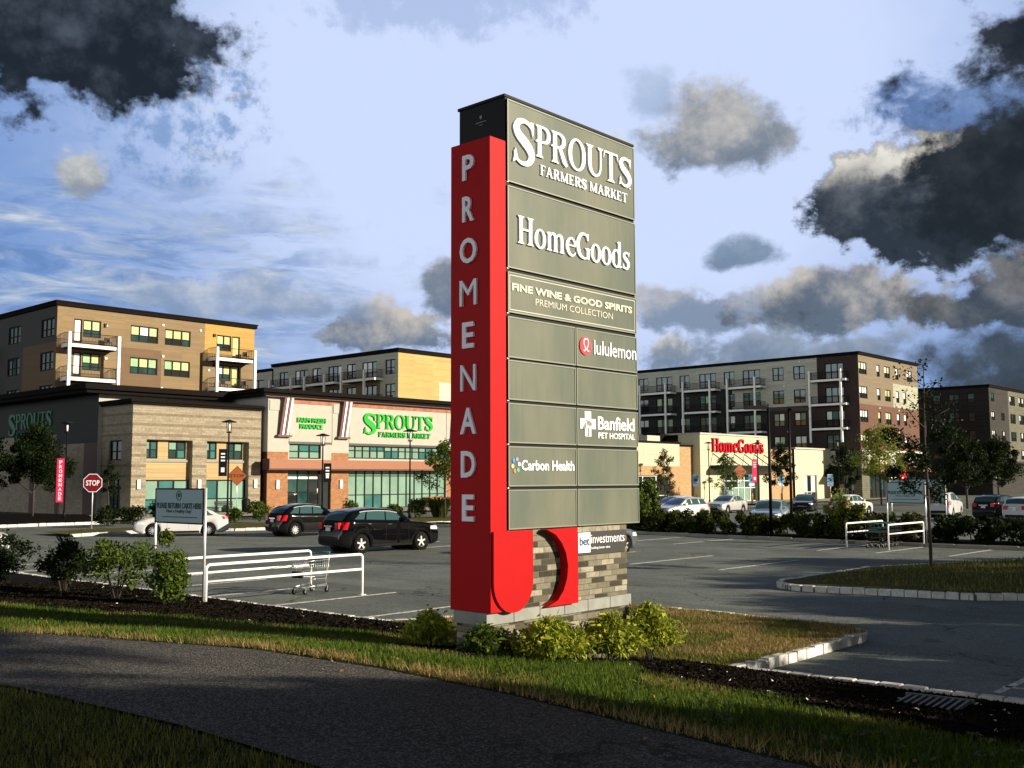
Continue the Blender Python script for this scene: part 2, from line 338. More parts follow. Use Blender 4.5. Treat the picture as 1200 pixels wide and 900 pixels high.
leafmat('leaf_dark', (0.004, 0.010, 0.003), (0.018, 0.032, 0.007))
leafmat('leaf_tree', (0.022, 0.052, 0.010), (0.080, 0.120, 0.018))
leafmat('leaf_bright', (0.085, 0.120, 0.018), (0.30, 0.33, 0.05))
leafmat('leaf_brown', (0.05, 0.055, 0.018), (0.14, 0.11, 0.035))
leafmat('leaf_hedge', (0.013, 0.022, 0.004), (0.062, 0.078, 0.011))
leafmat('grass_green', (0.022, 0.055, 0.006), (0.090, 0.150, 0.014), (0.18, 0.19, 0.035))
leafmat('grass_dry', (0.17, 0.125, 0.040), (0.40, 0.30, 0.12), (0.10, 0.12, 0.02))
leafmat('grass_mixed', (0.060, 0.078, 0.012), (0.19, 0.19, 0.040), (0.30, 0.23, 0.08))
def carpaint(name, c, metal=0.0):
    mat(name, c, 0.4, metal=metal, spec=0.0, coat=1.0)
carpaint('paint_black', (0.003, 0.003, 0.0035)); carpaint('paint_white', (0.50, 0.51, 0.52)); carpaint('paint_silver', (0.46, 0.47, 0.46), 0.5)
carpaint('paint_grey', (0.10, 0.12, 0.14), 0.4); carpaint('paint_blue', (0.20, 0.27, 0.33), 0.4); carpaint('paint_dark', (0.010, 0.014, 0.018), 0.2)
mat('car_glass', (0.030, 0.075, 0.080), 0.03, spec=1.0); mat('tyre', (0.008, 0.008, 0.008), 0.85, spec=0.1); mat('rim', (0.42, 0.43, 0.44), 0.35, metal=0.3)
mat('tail_red', (0.38, 0.003, 0.010), 0.3, spec=0.2, coat=0.6); mat('headlamp', (0.62, 0.66, 0.70), 0.12, coat=1.0); mat('car_trim', (0.007, 0.007, 0.007), 0.6, spec=0.15)
mat('chrome', (0.75, 0.76, 0.77), 0.12, metal=1.0); mat('plate', (0.60, 0.62, 0.60), 0.5)
# ------------------------------------------------------------------ building blocks
class MB:
    """collects shapes into one mesh"""
    def __init__(s): s.v = []; s.f = []; s.mi = []; s.mats = []; s.sm = []
    def _m(s, m):
        if m not in s.mats: s.mats.append(m)
        return s.mats.index(m)
    def add(s, vs, fs, m, smooth=False):
        o = len(s.v); s.v += [tuple(v) for v in vs]; k = s._m(m)
        for f in fs: s.f.append(tuple(i+o for i in f)); s.mi.append(k); s.sm.append(smooth)
    def box(s, x0, y0, z0, x1, y1, z1, m):
        if x1 < x0: x0, x1 = x1, x0
        if y1 < y0: y0, y1 = y1, y0
        if z1 < z0: z0, z1 = z1, z0
        v = [(x0,y0,z0),(x1,y0,z0),(x1,y1,z0),(x0,y1,z0),(x0,y0,z1),(x1,y0,z1),(x1,y1,z1),(x0,y1,z1)]
        s.add(v, [(0,3,2,1),(4,5,6,7),(0,1,5,4),(1,2,6,5),(2,3,7,6),(3,0,4,7)], m)
    def quad(s, a, b, c, d, m): s.add([a,b,c,d], [(0,1,2,3)], m)
    def tube(s, pts, r, m, n=8, cap=True, smooth=True):
        pts = [Vector(p) for p in pts]; rs = r if isinstance(r, (list, tuple)) else [r]*len(pts)
        vs = []; fs = []; up = None
        for i, p in enumerate(pts):
            t = (pts[min(i+1, len(pts)-1)] - pts[max(i-1, 0)]).normalized()
            if up is None: up = Vector((0,0,1)) if abs(t.z) < 0.9 else Vector((1,0,0))
            a = t.cross(up).normalized(); b = a.cross(t).normalized(); up = b
            for k in range(n):
                q = 2*math.pi*k/n; vs.append(p + (a*math.cos(q)+b*math.sin(q))*rs[i])
        for i in range(len(pts)-1):
            for k in range(n):
                k2 = (k+1) % n; fs.append((i*n+k, i*n+k2, (i+1)*n+k2, (i+1)*n+k))
        if cap: fs.append(tuple(range(n))[::-1]); fs.append(tuple((len(pts)-1)*n+k for k in range(n)))
        s.add(vs, fs, m, smooth)
    def cyl(s, c, r, h, m, n=20, axis='z', r2=None):
        d = {'x': Vector((1,0,0)), 'y': Vector((0,1,0)), 'z': Vector((0,0,1))}[axis]
        c = Vector(c); s.tube([c, c+d*h], [r, r if r2 is None else r2], m, n)
    def prism(s, poly, fr, d0, d1, m, smooth=False):
        """polygon (u,v) extruded along the frame's normal from d0 to d1"""
        n = len(poly)
        if sum(poly[i][0]*poly[(i+1)%n][1]-poly[(i+1)%n][0]*poly[i][1] for i in range(n)) < 0: poly = poly[::-1]
        vs = [fr(u, v, d0) for u, v in poly] + [fr(u, v, d1) for u, v in poly]
        fs = [tuple(range(n))[::-1], tuple(n+i for i in range(n))] + [(i, (i+1)%n, n+(i+1)%n, n+i) for i in range(n)]
        s.add(vs, fs, m)
    def build(s, name, parent=None, loc=None, rotz=0.0, bevel=0.0):
        me = bpy.data.meshes.new(name); me.from_pydata(s.v, [], s.f)
        for k in s.mats: me.materials.append(M[k])
        me.polygons.foreach_set('material_index', s.mi); me.polygons.foreach_set('use_smooth', s.sm); me.update()
        o = bpy.data.objects.new(name, me); COL.objects.link(o)
        if parent: o.parent = parent
        if loc: o.location = loc
        if rotz: o.rotation_euler.z = rotz
        if bevel:
            b = o.modifiers.new('bevel', 'BEVEL'); b.width = bevel; b.segments = 2; b.limit_method = 'ANGLE'
        return o
def frame(o, u=(1,0,0), n=(0,-1,0), v=(0,0,1)):
    o, u, n, v = Vector(o), Vector(u), Vector(n), Vector(v)
    return lambda a, b, c: o + u*a + v*b + n*c
def tag(o, label=None, cat=None, group=None, kind=None):
    if label: o['label'] = label
    if cat: o['category'] = cat
    if group: o['group'] = group
    if kind: o['kind'] = kind
    return o
def thing(name, label, cat, loc=(0,0,0), rotz=0.0, group=None):
    o = bpy.data.objects.new(name, None); COL.objects.link(o); o.location = loc; o.rotation_euler.z = rotz
    o.empty_display_size = 0.3
    return tag(o, label, cat, group)
def copy_tree(o, parent=None, label=None, loc=None, rotz=None):
    c = o.copy(); COL.objects.link(c)
    if parent: c.parent = parent
    if label: c['label'] = label
    if loc is not None: c.location = loc
    if rotz is not None: c.rotation_euler.z = rotz
    for ch in list(o.children): copy_tree(ch, c)
    return c
# lettering ---------------------------------------------------------
def text_geo(body, fr, x0, z0, w, h, d0, d1, mb, m, bold=0.0, squash=True):
    """sans lettering fitted into the box x0..x0+w, z0..z0+h of a frame"""
    cu = bpy.data.curves.new('lettering', 'FONT'); cu.body = body; cu.extrude = 0.5; cu.offset = bold; cu.resolution_u = 3
    o = bpy.data.objects.new('lettering', cu); COL.objects.link(o)
    bpy.context.view_layer.update()
    me = bpy.data.meshes.new_from_object(o.evaluated_get(bpy.context.evaluated_depsgraph_get()))
    vs = np.array([v.co[:] for v in me.vertices]); fs = [tuple(p.vertices) for p in me.polygons]
    bpy.data.objects.remove(o); bpy.data.curves.remove(cu); bpy.data.meshes.remove(me)
    lo, hi = vs.min(0), vs.max(0)
    out = []
    for x, y, z in vs:
        out.append(fr(x0+(x-lo[0])/(hi[0]-lo[0])*w, z0+(y-lo[1])/(hi[1]-lo[1])*h, d0 if z < 0 else d1))
    mb.add(out, fs, m)
def catmull(pts, k=6):
    p = np.array(pts, float); p = np.vstack([2*p[0]-p[1], p, 2*p[-1]-p[-2]]); o = []
    for i in range(1, len(p)-2):
        for t in np.linspace(0, 1, k, endpoint=False):
            a, b, c, d = p[i-1:i+3]
            o.append(0.5*((2*b)+(c-a)*t+(2*a-5*b+4*c-d)*t*t+(3*b-a-3*c+d)*t**3))
    o.append(p[-2]); return np.array(o)
def B(*pts): return ('s', pts)
def bx(x0, y0, x1, y1): return ('p', [(x0,y0),(x1,y0),(x1,y1),(x0,y1)])
def pg(*p): return ('p', list(p))
def serif(x, y, w=0.30, t=0.045, up=True):
    e = t if up else -t
    return pg((x-w/2, y), (x+w/2, y), (x+w*0.24, y+e*1.9), (x-w*0.24, y+e*1.9))
def stem(x, w=0.15, b=0.0, t=1.0, s=0.32): return [bx(x-w/2, b, x+w/2, t), serif(x, b, s), serif(x, t, s, up=False)]
def ring(cx, cy, rx, ry, tw=0.15, th=0.055, tilt=0.0):
    o = []
    for i in range(17):
        a = 2*math.pi*i/16; w = th+(tw-th)*abs(math.cos(a+tilt))**1.5
        o.append((cx+(rx-w/2)*math.cos(a), cy+(ry-w/2)*math.sin(a), w))
    return B(*o)
S_ = [B((.56,.74,.03),(.545,.84,.05),(.46,.93,.075),(.33,.965,.085),(.19,.92,.12),(.115,.79,.165),(.17,.65,.19),(.32,.53,.205),(.47,.40,.20),(.535,.25,.175),(.47,.10,.12),(.33,.035,.08),(.19,.06,.06),(.09,.16,.045),(.06,.27,.03)),
      pg((.50,.99),(.60,.99),(.57,.66)), pg((.02,.02),(.09,.34),(.16,.09))]
GL = {
 'S': (.62, S_),
 'P': (.62, stem(.17)+[B((.20,.965,.055),(.38,.96,.07),(.52,.87,.13),(.545,.73,.15),(.50,.58,.12),(.36,.50,.07),(.20,.49,.055)), bx(.02,.46,.24,.515)]),
 'R': (.70, stem(.17)+[B((.20,.965,.055),(.38,.96,.07),(.52,.87,.13),(.545,.74,.15),(.49,.60,.12),(.36,.53,.07),(.20,.52,.055)), bx(.02,.49,.24,.545), pg((.30,.53),(.43,.54),(.70,.02),(.62,-.04),(.50,.06))]),
 'O': (.80, [ring(.40,.5,.38,.52,.155,.06)]),
 'U': (.76, [serif(.15,1,.34,up=False), serif(.64,1,.26,up=False), B((.15,.99,.15),(.15,.40,.15),(.20,.17,.13),(.36,.035,.075),(.54,.10,.07),(.635,.32,.065),(.645,.99,.065))]),
 'T': (.70, [bx(.275,0,.425,.97), serif(.35,0,.36), bx(.03,.935,.67,1.0), pg((.03,.97),(.0,.74),(.07,.90)), pg((.67,.97),(.70,.74),(.63,.90))]),
 'F': (.58, stem(.17)+[bx(.2,.93,.54,1), pg((.54,1),(.56,.74),(.48,.94)), bx(.2,.48,.43,.545), pg((.43,.62),(.45,.40),(.40,.51))]),
 'E': (.62, stem(.17)+[bx(.2,.93,.54,1), pg((.54,1),(.56,.76),(.47,.94)), bx(.2,.48,.43,.545), pg((.43,.62),(.45,.40),(.40,.51)), bx(.2,0,.56,.07), pg((.56,0),(.60,.27),(.49,.06))]),
 'A': (.74, [pg((.30,1.02),(.40,1.02),(.70,0),(.54,0)), pg((.30,1.02),(.37,.92),(.14,0),(.07,0)), bx(.18,.30,.56,.365), serif(.11,0,.24), serif(.62,0,.30)]),
 'M': (.94, [bx(.11,0,.17,.98), bx(.72,0,.87,1.0), pg((.06,1),(.24,1),(.50,.12),(.44,.02)), pg((.88,1),(.74,1),(.43,.06),(.50,.02)), serif(.14,0,.24), serif(.795,0,.34), serif(.13,1,.2,up=False), serif(.82,1,.26,up=False)]),
 'K': (.74, stem(.17)+[pg((.22,.42),(.30,.42),(.66,.97),(.58,.97)), pg((.30,.52),(.41,.64),(.72,.02),(.54,.02)), serif(.62,.0,.30), serif(.60,1,.28,up=False)]),
 'H': (.82, stem(.17)+stem(.63)+[bx(.2,.49,.6,.555)]),
 'G': (.80, [B((.66,.74,.06),(.60,.90,.07),(.44,.97,.075),(.24,.89,.12),(.115,.66,.15),(.11,.42,.155),(.20,.15,.13),(.40,.03,.07),(.58,.06,.06),(.66,.14,.05)), bx(.58,.02,.72,.44), serif(.65,.44,.32,up=False), pg((.62,1),(.69,1),(.67,.68))]),
 'o': (.60, [ring(.30,.34,.28,.36,.14,.055)]),
 'd': (.66, [ring(.29,.34,.27,.36,.14,.055), bx(.42,.0,.56,1.04), pg((.56,1.04),(.34,1.0),(.42,.95)), pg((.56,0),(.66,.05),(.56,.07))]),
 'e': (.56, [B((.50,.42,.06),(.47,.57,.08),(.36,.67,.07),(.22,.65,.07),(.10,.50,.13),(.09,.30,.14),(.19,.09,.11),(.34,.02,.07),(.48,.09,.045),(.53,.17,.03)), bx(.12,.375,.53,.425)]),
 'm': (1.02, [bx(.09,0,.22,.68), serif(.155,0,.26), pg((.22,.70),(.02,.66),(.09,.60)), B((.20,.55,.05),(.32,.66,.07),(.44,.62,.11),(.485,.48,.13),(.485,.04,.13)), serif(.485,0,.26), B((.53,.55,.05),(.65,.66,.07),(.77,.62,.11),(.815,.48,.13),(.815,.04,.13)), serif(.815,0,.26)]),
 's': (.46, [B((.40,.55,.03),(.36,.64,.05),(.25,.675,.06),(.13,.62,.09),(.10,.52,.12),(.20,.41,.14),(.34,.30,.14),(.37,.17,.12),(.30,.05,.08),(.19,.025,.06),(.09,.08,.05),(.05,.19,.03)), pg((.37,.70),(.42,.70),(.40,.49)), pg((.03,.0),(.06,.24),(.12,.06))]),
}
def serif_width(word, sp=0.03): return sum((0.3 if c == ' ' else GL[c][0]+sp) for c in word)
def serif_text(word, fr, x0, z0, w, h, d0, d1, mb, m, sp=0.03, bold=1.0, first=None):
    """first = (scale, drop): the first capital larger than the others"""
    tot = 0
    for i, c in enumerate(word): tot += (0.3 if c == ' ' else GL[c][0]+sp)*(first[0] if first and i == 0 else 1)
    kx = w/tot; x = x0; e = 0
    for i, c in enumerate(word):
        big = first[0] if first and i == 0 else 1.0
        if c == ' ': x += 0.3*kx; continue
        adv, els = GL[c]; oz = z0 - (first[1]*h if first and i == 0 else 0)
        for typ, pts in els:
            e += 1; dd = d1+0.0004*(e % 5)
            if typ == 'p': mb.prism([(x+px*kx*big, oz+py*h*big) for px, py in pts], fr, d0, dd, m)
            else:
                q = catmull(pts, 4); q = q*np.array([kx*big, h*big, (kx*0.75+h*0.25)*big*bold])
                t = np.gradient(q[:, :2], axis=0); t /= np.linalg.norm(t, axis=1)[:, None]+1e-9
                nn = np.stack([-t[:, 1], t[:, 0]], 1)*q[:, 2:3]/2; L, Rr = q[:, :2]+nn, q[:, :2]-nn
                n = len(q); vs = []
                for k in range(n):
                    for p in (L[k], Rr[k]):
                        vs += [fr(x+p[0], oz+p[1], d0), fr(x+p[0], oz+p[1], dd)]
                fs = []
                for k in range(n-1):
                    a = 4*k; b = a+4
                    fs += [(a+1, a+3, b+3, b+1), (a, b, b+2, a+2), (a, a+1, b+1, b), (a+2, b+2, b+3, a+3)]
                fs += [(0,2,3,1), (4*n-4, 4*n-3, 4*n-1, 4*n-2)]
                mb.add(vs, fs, m)
        x += (adv+sp)*kx*big
def disc(cx, cz, r, n=24, ry=None): return [(cx+r*math.cos(2*math.pi*i/n), cz+(ry or r)*math.sin(2*math.pi*i/n)) for i in range(n)]
# foliage ---------------------------------------------------------
rng = np.random.default_rng(7)
def leaf_mesh(name, P, size, m, parent=None, loc=None, up=0.4, long=1.7, N=None, jit=0.35, label=None):
    """many small folded leaves at points P"""
    n = len(P); size = np.asarray(size)*np.ones(n)*(1+jit*(rng.random(n)-0.5)*2)
    d = rng.normal(size=(n, 3)); d[:, 2] += up
    if N is not None: d += N*1.2
    d /= np.linalg.norm(d, axis=1)[:, None]
    a = np.cross(d, rng.normal(size=(n, 3))); a /= np.linalg.norm(a, axis=1)[:, None]; b = np.cross(d, a)
    s = size[:, None]
    v = np.stack([P-a*s*long/2, P+b*s*0.45+d*s*0.12, P+a*s*long/2, P-b*s*0.45+d*s*0.12], 1).reshape(-1, 3)
    return np_mesh(name, v, 4, m, parent, loc)
def np_mesh(name, v, k, m, parent=None, loc=None):
    n = len(v)//k; me = bpy.data.meshes.new(name)
    me.vertices.add(len(v)); me.vertices.foreach_set('co', np.ascontiguousarray(v, dtype=np.float32).ravel())
    me.loops.add(n*k); me.loops.foreach_set('vertex_index', np.arange(n*k, dtype=np.int32))
    me.polygons.add(n); me.polygons.foreach_set('loop_start', np.arange(0, n*k, k, dtype=np.int32))
    me.polygons.foreach_set('loop_total', np.full(n, k, dtype=np.int32))
    me.update(calc_edges=True); me.materials.append(M[m])
    o = bpy.data.objects.new(name, me); COL.objects.link(o)
    if parent: o.parent = parent
    if loc: o.location = loc
    return o
def clump_points(n, c, r, k=14, shell=0.55, flat=1.0, squash=None):
    """points in k uneven clumps inside an ellipsoid"""
    c = np.array(c); r = np.array(r)*np.ones(3)
    q = rng.normal(size=(k, 3)); q /= np.linalg.norm(q, axis=1)[:, None]
    q *= (0.35+0.55*rng.random((k, 1))); rad = 0.22+0.26*rng.random(k)
    i = rng.integers(0, k, n); e = rng.normal(size=(n, 3)); e /= np.linalg.norm(e, axis=1)[:, None]
    p = q[i]+e*(rad[i]*(rng.random(n)**0.5))[:, None]
    return c+p*r
def blades(name, xy, zf, h, w, m, lean=0.45, kind='stuff'):
    n = len(xy); z = zf(xy[:, 0], xy[:, 1]); a = rng.random(n)*2*np.pi
    hh = h*(0.5+rng.random(n)); base = np.column_stack([xy, z-0.005])
    t = np.column_stack([np.cos(a), np.sin(a), np.zeros(n)]); s = np.column_stack([-np.sin(a), np.cos(a), np.zeros(n)])
    ww = (w*(0.6+0.8*rng.random(n)))[:, None]; ln = (hh*lean*rng.random(n)*2)[:, None]
    up = np.column_stack([np.zeros(n), np.zeros(n), hh])
    v = np.stack([base-s*ww/2, base+s*ww/2, base+up+t*ln], 1).reshape(-1, 3)
    o = np_mesh(name, v, 3, m); tag(o, kind=kind); return o
# ------------------------------------------------------------------ the ground
def structure(mb, name, kind='structure'): return tag(mb.build(name), kind=kind)
g = MB(); g.quad((-3000,-3000,-0.06),(3000,-3000,-0.06),(3000,3000,-0.06),(-3000,3000,-0.06),'terrain'); structure(g, 'ground')
g = MB(); g.quad((12.6,-60,0),(230,-60,0),(230,110,0),(12.6,110,0),'lot_asphalt'); structure(g, 'parking_lot')
g = MB()
for x0, x1, y in ((13.42,17.6,16.75),(13.42,17.6,19.9),(13.42,17.6,22.65),(13.42,17.6,25.4),(13.42,17.6,28.1),(13.42,17.6,30.8),(13.42,17.6,33.5),(13.42,17.6,36.2)):
    g.box(x0, y-0.05, 0.002, x1, y+0.05, 0.005, 'marking_white')
for y in (24.0, 26.75, 29.5, 32.25, 35.0, 20.6, 17.2):
    g.box(28.4, y-0.05, 0.002, 33.6, y+0.05, 0.005, 'marking_white')
for y in (16.6, 18.95, 13.9, 25.6, 28.3):
    g.box(38.6, y-0.05, 0.002, 43.6, y+0.05, 0.005, 'marking_white')
g.box(14.9, 4.75, 0.002, 15.0, 3.2, 0.005, 'marking_white')
g.box(14.45, 4.62, 0.002, 17.2, 4.72, 0.005, 'marking_white')
structure(g, 'parking_markings')
PATH_R = [(-60,5.2),(-10,5.6),(3,5.91),(4.5,6.12),(5.73,6.31),(7.5,6.42),(9.29,6.30),(11.65,5.47),(15,4.0),(20,1.2),(30,-6),(60,-30)]
PATH_L = [(-60,3.0),(-10,3.4),(3,3.70),(5.15,4.0),(6.85,4.02),(9,3.85),(11.65,3.25),(15,1.8),(20,-1.1),(30,-8.4),(60,-32.6)]
def pr(y): return np.interp(y, [a for a, b in PATH_R], [b for a, b in PATH_R])
def pl(y): return np.interp(y, [a for a, b in PATH_L], [b for a, b in PATH_L])
def hnoise(x, y): return 0.5*np.sin(x*2.1+np.sin(y*1.3)*1.7)+0.5*np.sin(y*1.7+1.3*np.sin(x*0.9+2))
def zv(x, y):
    """height of the planted bank between the path and the parking lot"""
    x = np.asarray(x, float); y = np.asarray(y, float); r = pr(y)
    t = np.clip((x-r-0.1)/(13.15-r-0.1), 0, 1)
    z = 1.045-(1.045-0.13)*(t*0.75+0.25*t*t*(3-2*t))+0.018*hnoise(x, y)*np.clip(t*8, 0, 1)*np.clip((1-t)*8, 0, 1)
    return np.where(x > 13.15, 0.14+0.02*hnoise(x*1.5, y*1.5)*np.clip((x-13.15)*2, 0, 1), np.where(x < r, 1.03, z))
def in_pen(x, y):       # the grassed island around the sign, sticking out into the lot
    return (x > 13.0) & (x < 18.25) & (y > 7.75) & (y < 14.6-0.0*x) & ~((x > 17.3) & (y < 8.7) & ((x-17.3)**2+(y-8.7)**2 > 0.9)) & (y < 15.1-0.12*(x-13)) & ~((x > 17.0) & (y > 13.3) & ((x-17.0)**2+(y-13.3)**2 > 1.5))
def sheet(name, fx, z, xs, ts, m, kind='structure'):
    V = []; F = []
    for i, y in enumerate(ts):
        for s in xs: x = fx(y, s); V.append((x, y, float(z(x, y))))
    k = len(xs)
    for i in range(len(ts)-1):
        for j in range(k-1): F.append((i*k+j, i*k+j+1, (i+1)*k+j+1, (i+1)*k+j))
    mb = MB(); mb.add(V, F, m, True); return structure(mb, name, kind)
YS = list(np.arange(-60, 0, 4.0))+list(np.arange(0, 32, 0.25))+list(np.arange(32, 62, 2.0))
sheet('footpath', lambda y, s: pl(y)+(pr(y)-pl(y))*s, lambda x, y: 1.052+0.02*math.sin(math.pi*(x-pl(y))/2.3), np.linspace(0, 1, 9), YS, 'path_asphalt')
mat('turf', (0.030, 0.044, 0.009), 0.95, spec=0.05, var=0.65, vscale=2.5, bump=0.6, bscale=30)
mat('turf_dry', (0.110, 0.088, 0.028), 0.95, spec=0.05, var=0.55, vscale=1.6, col2=(0.055, 0.070, 0.014), bump=0.5, bscale=30)
def mulch_edge(y):      # where the grass gives way to the dark planting bed above the kerb
    return np.interp(y, [-60,2,4.0,4.7,5.8,6.9,8.0,8.7,9.2,12.2,15.5,18.7,24,62], [8.8,8.8,9.0,9.1,9.3,9.9,11.2,12.6,13.1,11.2,10.0,8.9,7.8,6.5])
sheet('grass_verge', lambda y, s: pr(y)+(mulch_edge(y)-pr(y))*s, lambda x, y: zv(x, y), np.linspace(0, 1, 19), YS, 'turf')
sheet('planting_bed_soil', lambda y, s: mulch_edge(y)+(13.12-mulch_edge(y))*s, lambda x, y: zv(x, y)+0.004, np.linspace(0, 1, 17), YS, 'soil')
sheet('grass_bank', lambda y, s: pl(y)-14*s, lambda x, y: 1.035-0.05*max(0, pl(y)-x)*0.2, np.linspace(0, 1, 15), YS, 'turf')
# the grass island the sign stands on
PEN = [(13.12,7.86)]+[(14.5,7.86),(16.6,7.90)]+[(17.35+0.78*math.sin(a), 8.68-0.78*math.cos(a)) for a in np.linspace(0.1,1.5,7)]
PEN += [(18.2,10.0),(18.3,11.5),(18.2,12.6)]+[(17.2+0.95*math.cos(a), 13.1+1.1*math.sin(a)) for a in np.linspace(0.2,1.5,6)]+[(15.5,14.45),(14.2,14.75),(13.12,15.3)]
mb = MB(); cx, cy = 15.4, 11.0
mb.add([(cx, cy, 0.17)]+[(x, y, 0.135) for x, y in PEN]+[(cx+(x-cx)*0.6, cy+(y-cy)*0.6, 0.165) for x, y in PEN],
       [(0, len(PEN)+1+i, len(PEN)+1+(i+1)%len(PEN)) for i in range(len(PEN))]+[(1+i, 1+(i+1)%len(PEN), len(PEN)+1+(i+1)%len(PEN), len(PEN)+1+i) for i in range(len(PEN))], 'turf_dry', True)
structure(mb, 'island_turf')
def kerb(name, line, w=0.16, h=0.15, block=0.30, z0=0.0, m='curb_granite', gap=0.022, jitter=0.012, side=1):
    """a line of granite kerb blocks"""
    pts = [Vector((x, y, 0)) for x, y in line]; mb = MB(); rnd = random.Random(len(line)*7)
    seg = [(pts[i+1]-pts[i]).length for i in range(len(pts)-1)]; L = sum(seg)
    def at(s):
        for i, l in enumerate(seg):
            if s <= l or i == len(seg)-1: return pts[i]+(pts[i+1]-pts[i])*(s/l)
            s -= l
    n = max(1, int(L/block))
    for k in range(n):
        a, b = at(k*L/n+gap/2), at((k+1)*L/n-gap/2); d = (b-a).normalized(); q = Vector((d.y, -d.x, 0))*side
        j = rnd.uniform(-jitter, jitter); hh = h+rnd.uniform(-jitter, jitter)
        c = [a+q*j, b+q*j, b+q*(w+j), a+q*(w+j)]; t = 0.015
        vs = [p+Vector((0,0,z0-0.05)) for p in c]+[p+Vector((0,0,z0+hh-t)) for p in c]
        mid = (c[0]+c[2])/2
        vs += [mid+(p-mid)*0.88+Vector((0,0,z0+hh)) for p in c]
        fs = [(0,1,5,4),(1,2,6,5),(2,3,7,6),(3,0,4,7),(4,5,9,8),(5,6,10,9),(6,7,11,10),(7,4,8,11),(8,9,10,11)]
        if side < 0: fs = [f[::-1] for f in fs]
        mb.add(vs, fs, m)
    for i in range(len(pts)-1):     # mortar core
        d = (pts[i+1]-pts[i]).normalized(); q = Vector((d.y, -d.x, 0))*side
        a, b = pts[i]+q*0.02, pts[i+1]+q*0.02; c, e = b+q*(w-0.04), a+q*(w-0.04)
        mb.add([(p.x, p.y, z) for z in (z0-0.05, z0+h-0.035) for p in (a, b, c, e)], [(0,1,5,4),(1,2,6,5),(2,3,7,6),(3,0,4,7),(4,5,6,7)], 'curb_dirt')
    return structure(mb, name)
kerb('island_kerb', PEN[::1], side=1)
kerb('lot_kerb', [(13.13,15.3),(13.13,60)], side=1)
kerb('lot_kerb', [(13.75,-40),(13.6,0),(13.35,4.7),(13.13,7.86)], side=1)
# second island, right
ISL = [(34.5,-2.0),(29.0,3.5),(25.1,8.6),(24.6,11.3)]+[(25.55+1.15*math.cos(a), 12.25+1.15*math.sin(a)) for a in np.linspace(math.pi+0.1, math.pi/2-0.35, 8)]+[(30.8,13.4),(36.2,11.0),(42,8.0),(50,3),(50,-2)]
mb = MB(); mb.add([(x, y, 0.14) for x, y in ISL]+[(37,5,0.30)], [(len(ISL), (i+1)%len(ISL), i) for i in range(len(ISL))], 'turf_dry', True)
structure(mb, 'tree_island_turf')
kerb('tree_island_kerb', ISL[:-1], side=-1)
kerb('hedge_kerb', [(44.6,60),(44.6,29.2),(43.9,24),(43.5,20.0),(43.4,-10)], side=1, m='concrete', block=1.2)
mb = MB(); mb.quad((44.8,-10,0.12),(47.6,-10,0.12),(47.6,60,0.12),(44.8,60,0.12),'soil'); structure(mb, 'hedge_bed_soil')
# planted strip, street and pavements before the grocery
ST = [(24.6,52.6),(27.8,53.6),(31.1,53.4),(33.6,51.6),(36.6,50.6),(41.9,50.0),(48.6,49.6),(60,48.9),(80,48.2)]
SB = [(24.6,56.0),(28.4,57.6),(33.0,57.6),(38.0,57.4),(44,57.2),(50,57.0),(56,56.8),(64,56.4),(80,55.8)]
mb = MB(); mb.add([(x, y, 0.13) for x, y in ST]+[(x, y, 0.15) for x, y in SB], [(i, i+1, len(ST)+i+1, len(ST)+i) for i in range(len(ST)-1)], 'turf_dry'); structure(mb, 'street_strip_turf')
kerb('street_strip_kerb', ST, side=1, block=0.6)
kerb('side_street_kerb', [(20,67.0),(33.4,67.2),(33.9,66.0)], side=1, block=0.6, h=0.18)
mb = MB(); mb.quad((34,70,0.14),(110,68,0.14),(110,82,0.14),(34,82,0.14),'concrete'); structure(mb, 'store_pavement')
mb = MB(); mb.quad((88,58.8,0.14),(165,57.2,0.14),(165,66.5,0.14),(88,67.8,0.14),'concrete'); structure(mb, 'shop_pavement')
mb = MB(); mb.quad((20,67.3,0.15),(34,67.5,0.15),(40.5,84,0.15),(20,130,0.15),'soil'); structure(mb, 'side_bed_soil')
# grass and loose pieces
def scatter(n, x0, x1, y0, y1): return np.column_stack([x0+(x1-x0)*rng.random(n), y0+(y1-y0)*rng.random(n)])
q = scatter(300000, 5.0, 13.2, 1.5, 24.0); keep = (q[:,0] > pr(q[:,1])+0.06) & (q[:,0] < mulch_edge(q[:,1])+0.25*hnoise(q[:,0]*3, q[:,1]*3)) & (rng.random(len(q)) < np.clip(9.5/q[:,1], 0.28, 1.0)) & ~((q[:,0] > 8.5) & (q[:,0] < 12.5) & (q[:,1] > 8.2) & (q[:,1] < 10.0))
q = q[keep]; q = q[(hnoise(q[:,0]*2.3+1, q[:,1]*2.1)+0.6*hnoise(q[:,0]*6, q[:,1]*5+2) > -0.75) | (rng.random(len(q)) < 0.3)]; thin = hnoise(q[:,0]*1.1+3, q[:,1]*1.3)
dryf = (q[:,0]-pr(q[:,1]) < 0.22+0.12*hnoise(q[:,0]*2, q[:,1]*2.7)); mixf = ~dryf & ((thin > 0.35) | (q[:,0] > 11.5))
blades('grass_blades', q[~dryf & ~mixf], zv, 0.055, 0.011, 'grass_green')
blades('mixed_grass_blades', q[mixf], zv, 0.050, 0.011, 'grass_mixed')
blades('dry_grass_blades', q[dryf], zv, 0.075, 0.010, 'grass_dry', lean=0.8)
q = scatter(70000, 13.0, 18.4, 7.8, 15.2); q = q[in_pen(q[:,0], q[:,1])]; f = (hnoise(q[:,0]*1.2, q[:,1]*1.9) > -0.15) & (q[:,0] > 13.6)
zp = lambda x, y: 0.14+0.03*np.clip(1-np.hypot(x-15.4, y-11)/3.5, 0, 1)
blades('island_dry_grass', q[f], zp, 0.05, 0.014, 'grass_dry', lean=0.7); blades('island_grass', q[~f], zp, 0.05, 0.014, 'grass_mixed')
